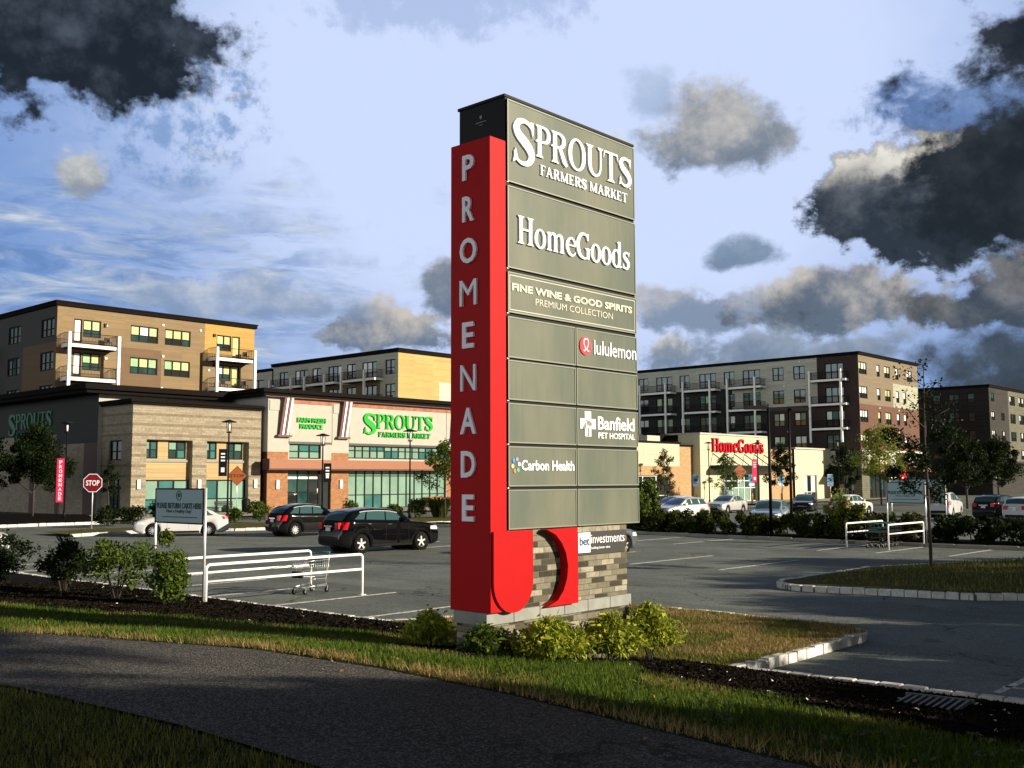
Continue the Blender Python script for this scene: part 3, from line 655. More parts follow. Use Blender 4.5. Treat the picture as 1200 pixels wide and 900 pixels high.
q = scatter(26000, 24.6, 45, 0, 13.4); q = q[(q[:,1] < 12.9-0.47*(q[:,0]-30.8)) & (q[:,1] < 13.0) & (q[:,0] > 25.3) & (q[:,0]-25.2 > (8.6-q[:,1])*0.75) & ((q[:,0] > 26.5) | (q[:,1] < 12.6))]
blades('tree_island_grass', q, lambda x, y: 0.15+0.14*np.clip(1-np.hypot(x-37, y-5)/12, 0, 1), 0.10, 0.03, 'grass_mixed')
q = scatter(60000, 0.5, 4.1, 1.5, 12.0); q = q[q[:,0] < pl(q[:,1])-0.03]
blades('near_grass_blades', q, lambda x, y: 1.03+0*x, 0.055, 0.009, 'grass_mixed')
def chips(name, n, x0, x1, y0, y1, size, m, cond, lift=0.012):
    q = scatter(n, x0, x1, y0, y1); q = q[cond(q[:,0], q[:,1])]
    P = np.column_stack([q, zv(q[:,0], q[:,1])+lift]); return tag(leaf_mesh(name, P, size, m, up=1.6, long=1.8, jit=0.7), kind='stuff')
bed = lambda x, y: (x > mulch_edge(y)-0.2) & (x < 13.1)
chips('mulch_chips', 70000, 8.5, 13.1, 2.0, 8.6, 0.035, 'mulch_chip', bed)
chips('mulch_chips', 60000, 8.5, 13.1, 11.5, 27.0, 0.045, 'mulch_chip', bed)
chips('stone_chips', 260, 8.8, 13.1, 2.0, 8.4, 0.028, 'stone_chip', bed, 0.02)
chips('stone_chips', 120, 9.5, 13.1, 12.5, 26.0, 0.026, 'stone_chip', bed, 0.02)
chips('sign_bed_mulch', 9000, 8.3, 12.9, 7.9, 10.2, 0.035, 'mulch_chip', lambda x, y: x > 0)

mat('fallen_leaf', (0.2, 0.12, 0.04), 0.9, extra=island_col((0.05, 0.030, 0.010), (0.26, 0.17, 0.05)))
q = scatter(900, 3.6, 9.5, 1.5, 16.0); q = q[q[:,0] > pl(q[:,1])+0.05]; q = q[(np.abs(q[:,0]-pr(q[:,1])) < 0.5) | (rng.random(len(q)) < 0.25)]
zz = np.where(q[:,0] < pr(q[:,1]), 1.068, zv(q[:,0], q[:,1])+0.045); tag(leaf_mesh('fallen_leaves', np.column_stack([q, zz]), 0.022, 'fallen_leaf', up=2.5, long=1.6, jit=0.6), kind='stuff')
q = scatter(160, 13.4, 40, 9, 34); tag(leaf_mesh('fallen_leaves', np.column_stack([q, 0.02+0*q[:,0]]), 0.04, 'fallen_leaf', up=2.5, long=1.6, jit=0.6), kind='stuff')
# broad leaved weeds in the turf
V = []
for k in range(130):
    y = 2+14*rng.random()**1.3; x = float(pr(y))+0.1+rng.random()*3.2; z = float(zv(x, y))
    for j in range(7):
        a = 2*math.pi*j/7+rng.random(); L = 0.05+0.05*rng.random(); d = np.array([math.cos(a), math.sin(a), 0]); n_ = np.array([-d[1], d[0], 0])*0.014; b0 = np.array([x, y, z+0.01])
        V += [b0, b0+d*L*0.6+n_+np.array([0,0,0.035]), b0+d*L+np.array([0,0,0.03]), b0+d*L*0.6-n_+np.array([0,0,0.035])]
tag(np_mesh('turf_weeds', np.array(V), 4, 'grass_green'), kind='stuff')
# ------------------------------------------------------------------ the pylon sign
sg = thing('pylon_sign', 'tall red and bronze shopping centre sign reading PROMENADE on a brick base', 'sign', (9.2, 8.7, 0.0))
OX, OY = 9.2, 8.7
fF = frame((0, 0, 0))                       # front: u = +x, normal = -y  (local origin at the red column's near corner)
def lx(x): return x-OX
# brick base and stone course
mb = MB(); mb.box(0.03, 0.10, 0.30, 2.92, 0.60, 1.02, 'sign_brick'); mb.box(0.04, 0.12, 1.16, 2.915, 0.58, 2.16, 'sign_brick'); mb.build('brick_base', sg)
mb = MB()
for k in range(6):
    a = 0.0+k*0.49; mb.box(a, 0.065, 1.022, a+0.484, 0.63, 1.172, 'cast_stone')
mb.build('stone_course', sg, bevel=0.008)
# bronze cabinet
mb = MB(); mb.box(0.39, 0.10, 2.15, 3.17, 0.92, 7.65, 'sign_bronze'); mb.box(0.37, 0.09, 7.65, 3.19, 0.94, 7.685, 'sign_bronze'); mb.build('cabinet', sg)
# red column with its rounded foot
mb = MB(); mb.box(0.0, 0.0, 1.175, 0.29, 0.686, 7.02, 'sign_red')
mb.build('red_column', sg, bevel=0.006)
foot = [(0.02,2.14),(0.735,2.14)]+[(0.02+0.715, 1.52)]
foot += [(0.3775+0.3575*math.cos(a), 1.52-0.365*math.sin(a)) for a in np.linspace(0.05, math.pi-0.05, 18)]+[(0.02,1.52)]
mb = MB(); mb.prism(foot, fF, 0.004, 0.035, 'sign_red'); mb.prism([(0.385,2.14),(0.735,2.14),(0.735,1.5),(0.69,1.34),(0.55,1.22),(0.385,1.18)], fF, -0.09, 0.0, 'sign_red'); mb.build('rounded_foot', sg)
arc = [(1.03,2.13),(1.20,2.06),(1.32,1.95),(1.40,1.82),(1.44,1.66),(1.42,1.50),(1.35,1.35),(1.23,1.23),(1.03,1.165)]
mb = MB()
for i in range(len(arc)-1):
    (a, b), (c, d) = arc[i], arc[i+1]
    mb.prism([(a, b), (1.645, b if b < 2.12 else 2.14), (1.645, d), (c, d)], fF, -0.10, 0.02, 'sign_red')
mb.build('curved_panel', sg)
# tenant panels
rows = [(7.62,6.54),(6.49,5.43),(5.38,4.86),(4.81,4.29),(4.26,3.76),(3.72,3.22),(3.18,2.68),(2.64,2.15)]
def tenant_panel(x0, x1, z0, z1):
    mb = MB(); y = 0.07
    mb.prism([(x0,z0),(x1,z0),(x1,z1),(x0,z1)], fF, -0.097, -0.075, 'sign_panel')
    t = 0.016
    for a, b, c, d in ((x0,z0,x1,z0+t),(x0,z1-t,x1,z1),(x0,z0+t,x0+t,z1-t),(x1-t,z0+t,x1,z1-t)):
        mb.prism([(a,b),(c,b),(c,d),(a,d)], fF, -0.096, -0.066, 'sign_frame')
    return mb.build('tenant_panel', sg)
panels = []
for i, (t, b) in enumerate(rows):
    if i < 3: panels.append(tenant_panel(0.40, 3.16, b, t))
    else: panels.append((tenant_panel(0.40, 1.745, b, t), tenant_panel(1.765, 3.16, b, t)))
for i, (t, b) in enumerate(rows): mb = MB(); mb.cyl((0.345, 0.05, b-0.02), 0.012, 0.05, 'steel', 8, 'x'); mb.build('bolt', sg)
# lettering --------------------------------------------------------
def letters(parent, fn, name='lettering'):
    mb = MB(); fn(mb); return mb.build(name, parent)
fl = frame((0, 0.078, 0))                     # surface of the tenant panels
letters(panels[0], lambda mb: (serif_text('SPROUTS', fl, 0.47, 6.985, 2.60, 0.43, 0, 0.03, mb, 'sign_white', sp=0.02, first=(1.42, 0.42)),
    serif_text('FARMERS MARKET', fl, 1.02, 6.755, 1.95, 0.135, 0, 0.024, mb, 'sign_white', sp=0.05, bold=1.25),
    mb.prism(disc(3.035, 6.985, 0.013, 8), fl, 0, 0.02, 'sign_white')))
letters(panels[1], lambda mb: serif_text('HomeGoods', fl, 0.565, 5.77, 2.43, 0.36, 0, 0.03, mb, 'sign_white', sp=0.0, bold=1.1))
def fw(mb):
    text_geo('FINE WINE & GOOD SPIRITS', fl, 0.47, 5.145, 2.58, 0.098, 0, 0.014, mb, 'sign_cream', bold=0.035)
    text_geo('PREMIUM COLLECTION', fl, 0.93, 5.01, 1.66, 0.088, 0, 0.010, mb, 'sign_cream', bold=-0.004)
    a, b, c, d, t = 0.432, 4.895, 3.128, 5.345, 0.010
    for q in ((a,b,c,b+t),(a,d-t,c,d),(a,b+t,a+t,d-t),(c-t,b+t,c,d-t)): mb.prism([(q[0],q[1]),(q[2],q[1]),(q[2],q[3]),(q[0],q[3])], fl, 0, 0.008, 'sign_cream')
letters(panels[2], fw)
def lulu(mb):
    mb.prism(disc(1.955, 4.575, 0.125, 28), fl, 0, 0.02, 'logo_red')
    q = catmull([(1.895,4.505),(1.93,4.51),(1.937,4.54),(1.905,4.60),(1.915,4.655),(1.955,4.672),(1.995,4.655),(2.005,4.60),(1.973,4.54),(1.98,4.51),(2.015,4.505)], 4)
    mb.tube([fl(a, b, 0.022) for a, b in q], 0.011, 'sign_white', 6)
    text_geo('lululemon', fl, 2.145, 4.475, 0.985, 0.20, 0, 0.018, mb, 'sign_white', bold=0.0)
letters(panels[3][1], lulu)
def banf(mb):
    c, z = 1.995, 3.515; a, b = 0.068, 0.17
    mb.prism([(c-a,z-b),(c+a,z-b),(c+a,z-a),(c+b,z-a),(c+b,z+a),(c+a,z+a),(c+a,z+b),(c-a,z+b),(c-a,z+a),(c-b,z+a),(c-b,z-a),(c-a,z-a)], fl, 0, 0.014, 'sign_white')
    for p in ([(c-.055,z+.075),(c-.03,z+.05),(c+.04,z+.045),(c+.085,z+.01),(c+.08,z-.025),(c+.03,z-.03),(c-.02,z-.01)], [(c-.055,z+.02),(c-.03,z-.02),(c-.06,z-.08),(c-.13,z-.06)], [(c-.01,z-.05),(c+.03,z-.06),(c+.02,z-.165),(c-.01,z-.165)]):
        mb.prism(p, fl, 0.012, 0.018, 'sign_frame')
    text_geo('Banfield', fl, 2.215, 3.445, 0.85, 0.185, 0, 0.014, mb, 'sign_white', bold=0.018)
    text_geo('PET HOSPITAL', fl, 2.225, 3.325, 0.85, 0.082, 0, 0.014, mb, 'sign_white', bold=0.01)
letters(panels[5][1], banf)
def carb(mb):
    for k, m in enumerate(('sign_white','logo_violet','logo_blue','logo_yellow','logo_salmon','logo_green')):
        a = R(10+60*k); mb.prism(disc(0.535+0.062*math.cos(a), 2.945+0.078*math.sin(a), 0.026, 10), fl, 0, 0.014, m)
    text_geo('Carbon Health', fl, 0.64, 2.88, 1.05, 0.13, 0, 0.014, mb, 'sign_white', bold=0.018)
letters(panels[6][0], carb)
# developer's plate on the brick
mb = MB(); fb = frame((0, 0.12, 0))
mb.prism([(1.79,1.76),(2.85,1.76),(2.85,2.065),(1.79,2.065)], fb, 0.001, 0.02, 'dark_line')
mb.prism([(1.80,1.79),(2.06,1.79),(2.06,2.055),(1.80,2.055)], fb, 0.019, 0.024, 'sign_white')
pl_ = mb.build('name_plate', sg)
def bet(mb):
    text_geo('bet', fb, 1.825, 1.885, 0.215, 0.115, 0.02, 0.03, mb, 'bet_navy', bold=0.02)
    text_geo('investments', fb, 2.075, 1.905, 0.755, 0.115, 0.019, 0.027, mb, 'sign_white', bold=-0.004)
    text_geo('building better value', fb, 2.08, 1.82, 0.42, 0.042, 0.019, 0.025, mb, 'sign_white')
letters(pl_, bet)
# PROMENADE down the side
fs = frame((0, 0.0, 0), u=(0,-1,0), n=(-1,0,0))
for k, ch in enumerate('PROMENADE'):
    z = 6.52-0.5325*k; w = {'M': 0.29, 'O': 0.29, 'N': 0.26, 'A': 0.27, 'D': 0.24}.get(ch, 0.20)
    c = -0.355
    letters(sg, lambda mb: text_geo(ch, fs, c-w/2, z, w, 0.325, 0.001, 0.03, mb, 'sign_white', bold=0.0 if ch in 'MN' else 0.02), 'letter')
mb = MB(); fs2 = frame((0.39, 0, 0), u=(0,-1,0), n=(-1,0,0))
mb.prism([(-0.545,7.50),(-0.505,7.50),(-0.505,7.465),(-0.525,7.445),(-0.545,7.465)], fs2, 0, 0.006, 'sign_frame')
mb.prism([(-0.62,7.405),(-0.43,7.405),(-0.43,7.415),(-0.62,7.415)], fs2, 0, 0.006, 'sign_frame'); mb.prism([(-0.555,7.37),(-0.50,7.37),(-0.50,7.378),(-0.555,7.378)], fs2, 0, 0.006, 'sign_frame')
mb.build('maker_badge', sg)
# small shrubs around its foot
def arching_shrub(x, y, z, r, h, n, label, m='leaf_gold'):
    t = thing('golden_shrub' if m == 'leaf_gold' else 'grassy_shrub', label, 'shrub', (x, y, z), 0, 'low shrubs around the foot of the pylon sign')
    V = []
    for k in range(n):
        a = rng.random()*2*math.pi; e = rng.random()**0.7; rr = r*(0.35+0.65*rng.random()); L = rr*e; top = h*(0.45+0.6*rng.random())*(1-0.45*e)
        d = np.array([math.cos(a), math.sin(a), 0]); s = np.array([-d[1], d[0], 0])
        pts = [d*L*q*1.0+np.array([0, 0, 1])*(top*(1.9*q-0.95*q*q)) for q in (0.35, 0.6, 0.82, 1.0)]
        for i in range(3):
            w = 0.016*(1.2-0.3*i)
            V += [pts[i]-s*w, pts[i]+s*w, pts[i+1]+s*w*0.7, pts[i+1]-s*w*0.7]
        for q in range(7):
            b = pts[1+q % 3]+rng.normal(size=3)*0.03; e2 = rng.normal(size=3)*0.03+d*0.02-np.array([0,0,0.008]); s2 = rng.normal(size=3)*0.011
            V += [b-s2, b+s2, b+e2+s2*0.5, b+e2-s2*0.5]
    np_mesh('foliage', np.array(V), 4, m, t)
    mb = MB(); [mb.tube([(0.03*math.cos(q),0.03*math.sin(q),-0.05),(0.1*math.cos(q),0.1*math.sin(q),h*0.5)], [0.012,0.005], 'bark', 5) for q in (0.3,1.9,3.4,5.0)]; mb.build('stem', t)
arching_shrub(9.70, 8.22, 0.58, 0.58, 0.58, 1250, 'golden green shrub before the rounded red foot of the sign')
arching_shrub(10.98, 8.28, 0.45, 0.55, 0.64, 1100, 'golden green shrub before the middle of the brick base')
arching_shrub(12.20, 8.52, 0.34, 0.54, 0.76, 1100, 'tallest golden shrub at the right end of the brick base')
arching_shrub(9.42, 10.0, 0.64, 0.40, 0.48, 600, 'shrub at the left end of the brick base beside the dark red side')
arching_shrub(9.12, 8.72, 0.68, 0.33, 0.40, 380, 'small dark tuft of leaves before the brick corner of the sign', 'leaf_shrub')
# ------------------------------------------------------------------ buildings
def wall(mb, fr, u0, u1, z0, z1, holes, m, depth=0.14, rm=None):
    """a wall face with openings; m = material name or function(u, z)"""
    us = sorted({u0, u1, *[h[0] for h in holes], *[h[2] for h in holes], *(m.us if hasattr(m, 'us') else [])}); zs = sorted({z0, z1, *[h[1] for h in holes], *[h[3] for h in holes], *(m.zs if hasattr(m, 'zs') else [])})
    us = [u for u in us if u0 <= u <= u1]; zs = [z for z in zs if z0 <= z <= z1]
    for i in range(len(us)-1):
        for j in range(len(zs)-1):
            uc, zc = (us[i]+us[i+1])/2, (zs[j]+zs[j+1])/2
            if any(h[0] < uc < h[2] and h[1] < zc < h[3] for h in holes): continue
            mm = m(uc, zc) if callable(m) else m
            mb.quad(fr(us[i],zs[j],0), fr(us[i+1],zs[j],0), fr(us[i+1],zs[j+1],0), fr(us[i],zs[j+1],0), mm)
    for a, b, c, d in holes:
        mm = rm or (m(a-0.01, (b+d)/2) if callable(m) else m)
        for p, q in (((a,b),(c,b)),((c,b),(c,d)),((c,d),(a,d)),((a,d),(a,b))):
            mb.quad(fr(*p,0), fr(*q,0), fr(*q,-depth), fr(*p,-depth), mm)
class Zones:
    def __init__(s, base, zones): s.b = base; s.z = zones; s.us = [x for q in zones for x in (q[0], q[2])]; s.zs = [x for q in zones for x in (q[1], q[3])]
    def __call__(s, u, z):
        for a, b, c, d, m in s.z:
            if a < u < c and b < z < d: return m
        return s.b
def window(parent, fr, a, b, c, d, n=2, up='blind_yellow', low='glass_dark', sash=0.42, depth=0.14, fm='frame_black', t=0.11, name='window', rows=None):
    """frame with n lights; each light has an upper and a lower sash"""
    mb = MB()
    def bar(p, q, r, s, k=0.0): mb.prism([(p,q),(r,q),(r,s),(p,s)], fr, -depth+0.005, -depth+0.075-k, fm)
    bar(a, b, c, b+t); bar(a, d-t, c, d); bar(a, b+t, a+t, d-t); bar(c-t, b+t, c, d-t)
    w = (c-a)/n
    for k in range(1, n): bar(a+w*k-t*0.6, b+t, a+w*k+t*0.6, d-t)
    for s_ in (rows if rows else ([sash] if sash else [])):
        zz = b+(d-b)*s_; bar(a+t, zz-t*0.4, c-t, zz+t*0.4, 0.012)
    f = mb.build(name, parent)
    mb = MB(); e = -depth+0.02; rnd = random.Random(int(a*97+b*31))
    zz = b+(d-b)*(sash or 0)
    for k in range(n):
        p, q = a+w*k, a+w*(k+1)
        u_ = up if isinstance(up, str) else rnd.choice(up); l_ = low if isinstance(low, str) else rnd.choice(low)
        if sash: mb.quad(fr(p,b,e), fr(q,b,e), fr(q,zz,e), fr(p,zz,e), l_)
        mb.quad(fr(p,zz,e), fr(q,zz,e), fr(q,d,e), fr(p,d,e), u_)
    mb.build('pane', f)
    return f
def balcony(parent, fr, a, c, zf, proj=1.6, post_top=1.25, post_bot=None, pm='white_paint', posts=None, slab=0.30):
    mb = MB(); mb.prism([(a,zf-slab),(c,zf-slab),(c,zf),(a,zf)], fr, 0.003, proj, pm)
    mb.prism([(a+.02,zf-slab-0.04),(c-.02,zf-slab-0.04),(c-.02,zf-slab),(a+.02,zf-slab)], fr, 0.02, proj-0.02, 'roof_dark')
    o = mb.build('balcony', parent)
    mb = MB(); h = 1.05
    for z in (zf+h, zf+0.12):
        mb.tube([fr(a+.05,z,0.05), fr(a+.05,z,proj-.08), fr(c-.05,z,proj-.08), fr(c-.05,z,0.05)], 0.03, 'black_metal', 5, smooth=False)
    n = int((c-a)/0.14)
    for k in range(n+1):
        u = a+.05+(c-a-.1)*k/n; mb.prism([(u-.011,zf),(u+.011,zf),(u+.011,zf+h),(u-.011,zf+h)], fr, proj-.09, proj-.07, 'black_metal')
    m_ = int(proj/0.14)
    for k in range(1, m_):
        dd = proj*k/m_
        for u in (a+.05, c-.05): mb.prism([(u-.011,zf),(u+.011,zf),(u+.011,zf+h),(u-.011,zf+h)], fr, dd-.01, dd+.01, 'black_metal')
    mb.build('railing', o)
    for u in (posts or (a, c)):
        mb = MB(); mb.prism([(u-.13, zf-2.05), (u+.13, zf-2.05), (u+.13, zf+post_top), (u-.13, zf+post_top)], fr, proj-0.02, proj+0.2, pm)
        mb.build('post', o)
    return o
def balcony_stuff(parent, fr, u, z, d):
    mb = MB(); f = lambda a, b, c: fr(u+a, z+b, d+c)
    for a in (0, 0.5):
        for c in (0, 0.45): mb.prism([(a,0),(a+.05,0),(a+.05,.45),(a,.45)], f, c, c+.05, 'black_metal')
    mb.prism([(0,.45),(.55,.45),(.55,.5),(0,.5)], f, 0, .5, 'black_metal'); mb.prism([(0,.5),(.55,.5),(.55,.95),(0,.95)], f, 0, .05, 'black_metal')
    return mb
def vents(parent, fr, spots, m='lamp_white'):
    mb = MB()
    for u, z in spots: mb.prism([(u-.11,z-.09),(u+.11,z-.09),(u+.11,z+.09),(u-.11,z+.09)], fr, 0.002, 0.10, m)
    return mb.build('wall_vent', parent)
def shell(mb, x0, y0, x1, y1, z0, z1, m, sides='EN'):
    if 'E' in sides: mb.quad((x1,y0,z0),(x1,y1,z0),(x1,y1,z1),(x1,y0,z1),m)
    if 'N' in sides: mb.quad((x1,y1,z0),(x0,y1,z0),(x0,y1,z1),(x1,y1,z1),m)
    if 'T' in sides: mb.quad((x0,y0,z1),(x1,y0,z1),(x1,y1,z1),(x0,y1,z1),m)
def parapet(parent, x0, y0, x1, y1, z0, z1, over, m='roof_dark', name='roof'):
    mb = MB(); mb.box(x0-over, y0-over, z0, x1+over, y1+over, z1, m)
    if z1-z0 > 0.35: mb.box(x0-over-.06, y0-over-.06, z1-0.12, x1+over+.06, y1+over+.06, z1+0.03, m)
    return mb.build(name, parent)
NEG_Y = lambda x, y: frame((x, y, 0))
NEG_X = lambda x, y: frame((x, y, 0), u=(0,-1,0), n=(-1,0,0))     # u runs towards -y

# tan apartment block, left -------------------------------------------------------
bt = thing('apartment_building', 'tan four storey apartment block with white balconies behind the stone grocery wing', 'building', (43, 96, 0), 0, 'apartment blocks')
ff, fx = NEG_Y(0, 0), NEG_X(0, 0); mb = MB(); ho = []; hx = []; YB = ['blind_yellow','blind_yellow','blind_white']; GB = ['blind_green','blind_yellow','blind_green']
for zt, k in ((18.12, 0), (14.97, 1), (11.82, 2)):
    for a, c in ((7.28,10.2),(10.93,13.8)): ho.append((a, zt-1.62, c, zt, 3, GB if k and a < 9 else (YB if k == 0 else ['blind_green','blind_yellow']), 'window'))
    ho.append((2.5, zt-1.65, 4.25, zt, 2, YB if k == 0 else GB, 'window')); ho.append((1.6, zt-2.25, 2.4, zt, 1, YB, 'balcony_door'))
    ho.append((16.85, zt-1.65, 18.6, zt, 2, YB, 'window')); ho.append((18.7, zt-2.25, 19.65, zt, 1, YB, 'balcony_door'))
    for a in (-3.3, -10.7, -18.0): hx.append((a, zt-1.75, a+2.8, zt, 3, 'glass_deep', 'window'))
zn = Zones('tan_siding', [(6.07,0,10.6,15.85,'brown_siding'),(15.45,16.0,21.45,20,'gold_siding')])
wall(mb, ff, 0, 21.45, 0, 19.2, [h[:4] for h in ho], zn); zx = Zones('shaded_siding', [(-7.2,0,-0.0,15.8,'brown_siding')])
wall(mb, fx, -26, 0, 0, 19.2, [h[:4] for h in hx], zx); shell(mb, 0, 0, 21.45, 26, 0, 19.2, 'tan_siding'); mb.build('wall', bt)
for fr, L in ((ff, ho), (fx, hx)):
    for a, b, c, d, n, up, nm in L: window(bt, fr, a, b, c, d, n, up, ['glass_deep','glass_dark'], 0.42 if nm == 'window' else 0.06, name=nm)
parapet(bt, 0, 0, 21.45, 26, 19.2, 19.62, 0.22)
for zf in (15.55, 12.43):
    balcony(bt, ff, 0.45, 5.25, zf, 1.6, 1.05); balcony(bt, ff, 15.9, 20.45, zf, 1.6, 1.05)
balcony(bt, fx, -18.5, -13.5, 15.55, 1.6, 1.05); balcony(bt, fx, -18.5, -13.5, 12.43, 1.6, 1.05)
vents(bt, ff, [(4.75,17.75),(4.8,14.6),(9.1+1.6,18.45),(14.9,18.35),(10.75,15.3),(10.7,12.1),(15.95,14.3),(16.0,11.2)])
mb = MB(); mb.box(16.42, -0.16, 17.86, 16.66, -0.002, 18.15, 'black_metal'); mb.box(16.42, -0.16, 14.76, 16.66, -0.002, 15.02, 'black_metal'); mb.box(4.55,-0.16,17.6,4.75,-0.002,17.95,'black_metal'); mb.build('wall_light', bt)
for u, z in ((4.3,15.55),(19.6,15.55),(17.0,12.43),(19.5,12.43)): balcony_stuff(bt, ff, u, z, 0.6).build('balcony_chair', bt)

# grey apartment block in the middle ----------------------------------------------
bm = thing('apartment_building', 'grey apartment block with a golden end wall rising behind the grocery entrance', 'building', (86.1, 97.1, 0), 0, 'apartment blocks')
mb = MB(); hx = []
for zt, k in ((17.92, 0), (14.87, 1), (11.8, 2)):
    up = ['glass_teal','glass_teal','blind_green'] if k else ['glass_teal','glass_deep','blind_white']
    for a in (-2.4, -10.0, -17.35, -24.8): hx.append((a, zt-1.85, a+1.85, zt, 2, up, 'window'))
    for a in (-6.9, -13.9, -21.2): hx.append((a, zt-2.2, a+2.85, zt, 3, up, 'balcony_door'))
wall(mb, fx, -26.3, 0, 0, 18.75, [h[:4] for h in hx], Zones('grey_siding', [(-26.3,0,-3.4,15.3,'taupe_siding')])); wall(mb, ff, 0, 16, 0, 18.75, [], Zones('pale_gold', [(7.05,0,16,15.4,'grey_siding')]))
shell(mb, 0, 0, 16, 26.3, 0, 18.75, 'grey_siding'); mb.build('wall', bm)
for a, b, c, d, n, up, nm in hx: window(bm, fx, a, b, c, d, n, up, 'glass_dark', 0.45 if nm == 'window' else 0.4, name=nm)
parapet(bm, 0, 0, 16, 26.3, 18.75, 19.2, 0.25)
for zf in (15.66, 12.5):
    for a, c in ((-9.3,-2.75),(-17.1,-10.8),(-25.0,-18.1)): balcony(bm, fx, a, c, zf, 1.5, 1.08, None, posts=(a+0.1, c-1.9))
mb = MB(); wall(mb, fx, -45, -26.6, 0, 18.3, [(-31.5,14.5,-28.6,17.2),(-38,14.5,-35,17.2)], 'grey_siding'); mb.build('wall', bm)
for a in (-31.5, -38): window(bm, fx, a, 14.5, a+2.9, 17.2, 2, 'glass_deep', 'glass_dark', 0.4)
mb = MB(); mb.box(-0.2, 26.65, 18.3, 14, 45, 18.7, 'roof_dark'); mb.build('roof', bm)

# brick and grey apartment block, right -------------------------------------------
br = thing('apartment_building', 'long grey and brown brick apartment block with white balcony frames behind the furnishing store', 'building', (140.7, 62.1, 0), 0, 'apartment blocks')
mb = MB(); hx = []; hy = []
def vy(y): return -(y-62.1)
for k, zt in enumerate((19.28, 15.85, 12.5, 9.1)):
    up = ['glass_teal','glass_teal','glass_deep'] if k < 2 else ['blind_white','glass_teal','blind_green']
    for y0, y1 in ((75.36,73.55),(72.0,70.15)): hx.append((vy(y0), zt-1.95, vy(y1), zt, 2, up, 'window'))
    hx.append((vy(67.1), zt-2.3, vy(64.3), zt, 3, ['glass_teal','glass_teal','blind_white'], 'balcony_door'))
    for y0, y1 in ((83.6,81.75),(91.65,89.8),(99.6,97.65)): hx.append((vy(y0), zt-2.0, vy(y1), zt, 2, up if k else ['glass_teal','glass_deep'], 'window'))
    for y0, y1 in ((80.35,77.4),(88.0,85.0),(96.1,93.0)): hx.append((vy(y0), zt-2.25, vy(y1), zt, 3, ['glass_teal','glass_deep','blind_green'] if k else ['glass_deep','glass_teal'], 'balcony_door'))
    for a, c, n in ((0.0+.15,2.75,3),(6.2,7.25,1),(8.9,10.9,2),(12.95,14.05,1),(17.2,19.2,2) if k == 0 else (15.6,16.7,1)): hy.append((a, zt-1.72, c, zt, n, ['blind_white','blind_white','blind_white','blind_yellow'], 'window'))
zx = Zones('grey_siding', [(vy(68.3),6.8,0,30,'dark_brick'),(vy(75.9),6.8,vy(68.3),13.45,'dark_brick'),(-40,6.8,vy(82.2),16.7,'charcoal_siding'),(vy(82.2),6.8,vy(75.9),13.45,'charcoal_siding')])
wall(mb, fx, -38, 0, 6.8, 20.25, [h[:4] for h in hx], zx)
zy = Zones('taupe_siding', [(0,6.8,21.4,13.35,'red_brick'),(11.85,13.35,21.4,16.9,'pale_siding')])
wall(mb, ff, 0, 21.4, 6.8, 20.25, [h[:4] for h in hy], zy); shell(mb, 0, 0, 21.4, 38, 0, 20.25, 'taupe_siding'); mb.build('wall', br)
for fr, L in ((ff, hy), (fx, hx)):
    for a, b, c, d, n, up, nm in L: window(br, fr, a, b, c, d, n, up, 'glass_dark', 0.42 if nm == 'window' else 0.45, name=nm)
parapet(br, 0, 0, 21.4, 38, 20.25, 20.65, 0.22)
for zf in (16.95, 13.5, 10.05): balcony(br, fx, vy(69.1), vy(63.6), zf, 1.0, 1.36, None, posts=(vy(69.0), vy(64.3)))
for zf in (16.7, 13.3, 9.95):
    for y0, y1 in ((82.2,76.5),(90.1,84.2),(98.3,92.3)): balcony(br, fx, vy(y0), vy(y1), zf, 1.6, 1.32, None, posts=(vy(y0)+.1, vy(y1)-.95))
vents(br, fx, [(vy(71),20.0-.1),(vy(73.5),16.5),(vy(72.5),13.1),(vy(71.3),13.1),(vy(73.0),9.75),(vy(69.5),10.1)])
vents(br, ff, [(6.7,13.0),(13.6,12.95),(6.9,9.6),(13.3,9.7)])
# its ground floor of shops
mb = MB(); pier = Zones('stone_band', [(0,0,2.2,6.8,'far_stone'),(2.2,4.9,9.5,6.8,'cream_eifs'),(9.5,0,12.0,6.8,'blind_white'),(12.0,0,21.4,6.8,'roof_dark'),(15.8,3.8,21.4,6.8,'tan_brick')])
wall(mb, ff, 0, 21.4, 0, 6.8, [(2.4,0.15,9.3,3.9),(12.6,0.15,20.6,3.6)], pier, 0.3); wall(mb, fx, -8, 0, 0, 6.8, [(-6.6,0.15,-1.2,3.6)], Zones('far_stone', [(-8,4.3,-1.3,6.8,'grey_siding')]), 0.3)
mb.box(-0.25, -0.3, 6.65, 21.6, -0.003, 6.95, 'grey_siding'); mb.build('wall', br)
window(br, ff, 2.4, 0.15, 9.3, 3.9, 5, ['glass_dark','glass_deep'], 'glass_dark', 0.3, 0.3, name='shop_window'); window(br, ff, 12.6, 0.15, 20.6, 3.6, 6, 'glass_dark', 'glass_dark', 0.3, 0.3, name='shop_window'); window(br, fx, -6.6, 0.15, -1.2, 3.6, 4, 'glass_dark', 'glass_dark', 0.3, 0.3, name='shop_window')
def awning(parent, fr, a, c, z0, z1, proj, m):
    mb = MB(); P = [fr(a,z1,0.01), fr(c,z1,0.01), fr(c,z0+.25,proj), fr(a,z0+.25,proj), fr(a,z0,proj), fr(c,z0,proj), fr(a,z0,0.01), fr(c,z0,0.01)]
    mb.add(P, [(0,3,2,1),(3,4,5,2),(0,6,4,3),(1,2,5,7),(6,7,5,4)], m); return mb.build('awning', parent)
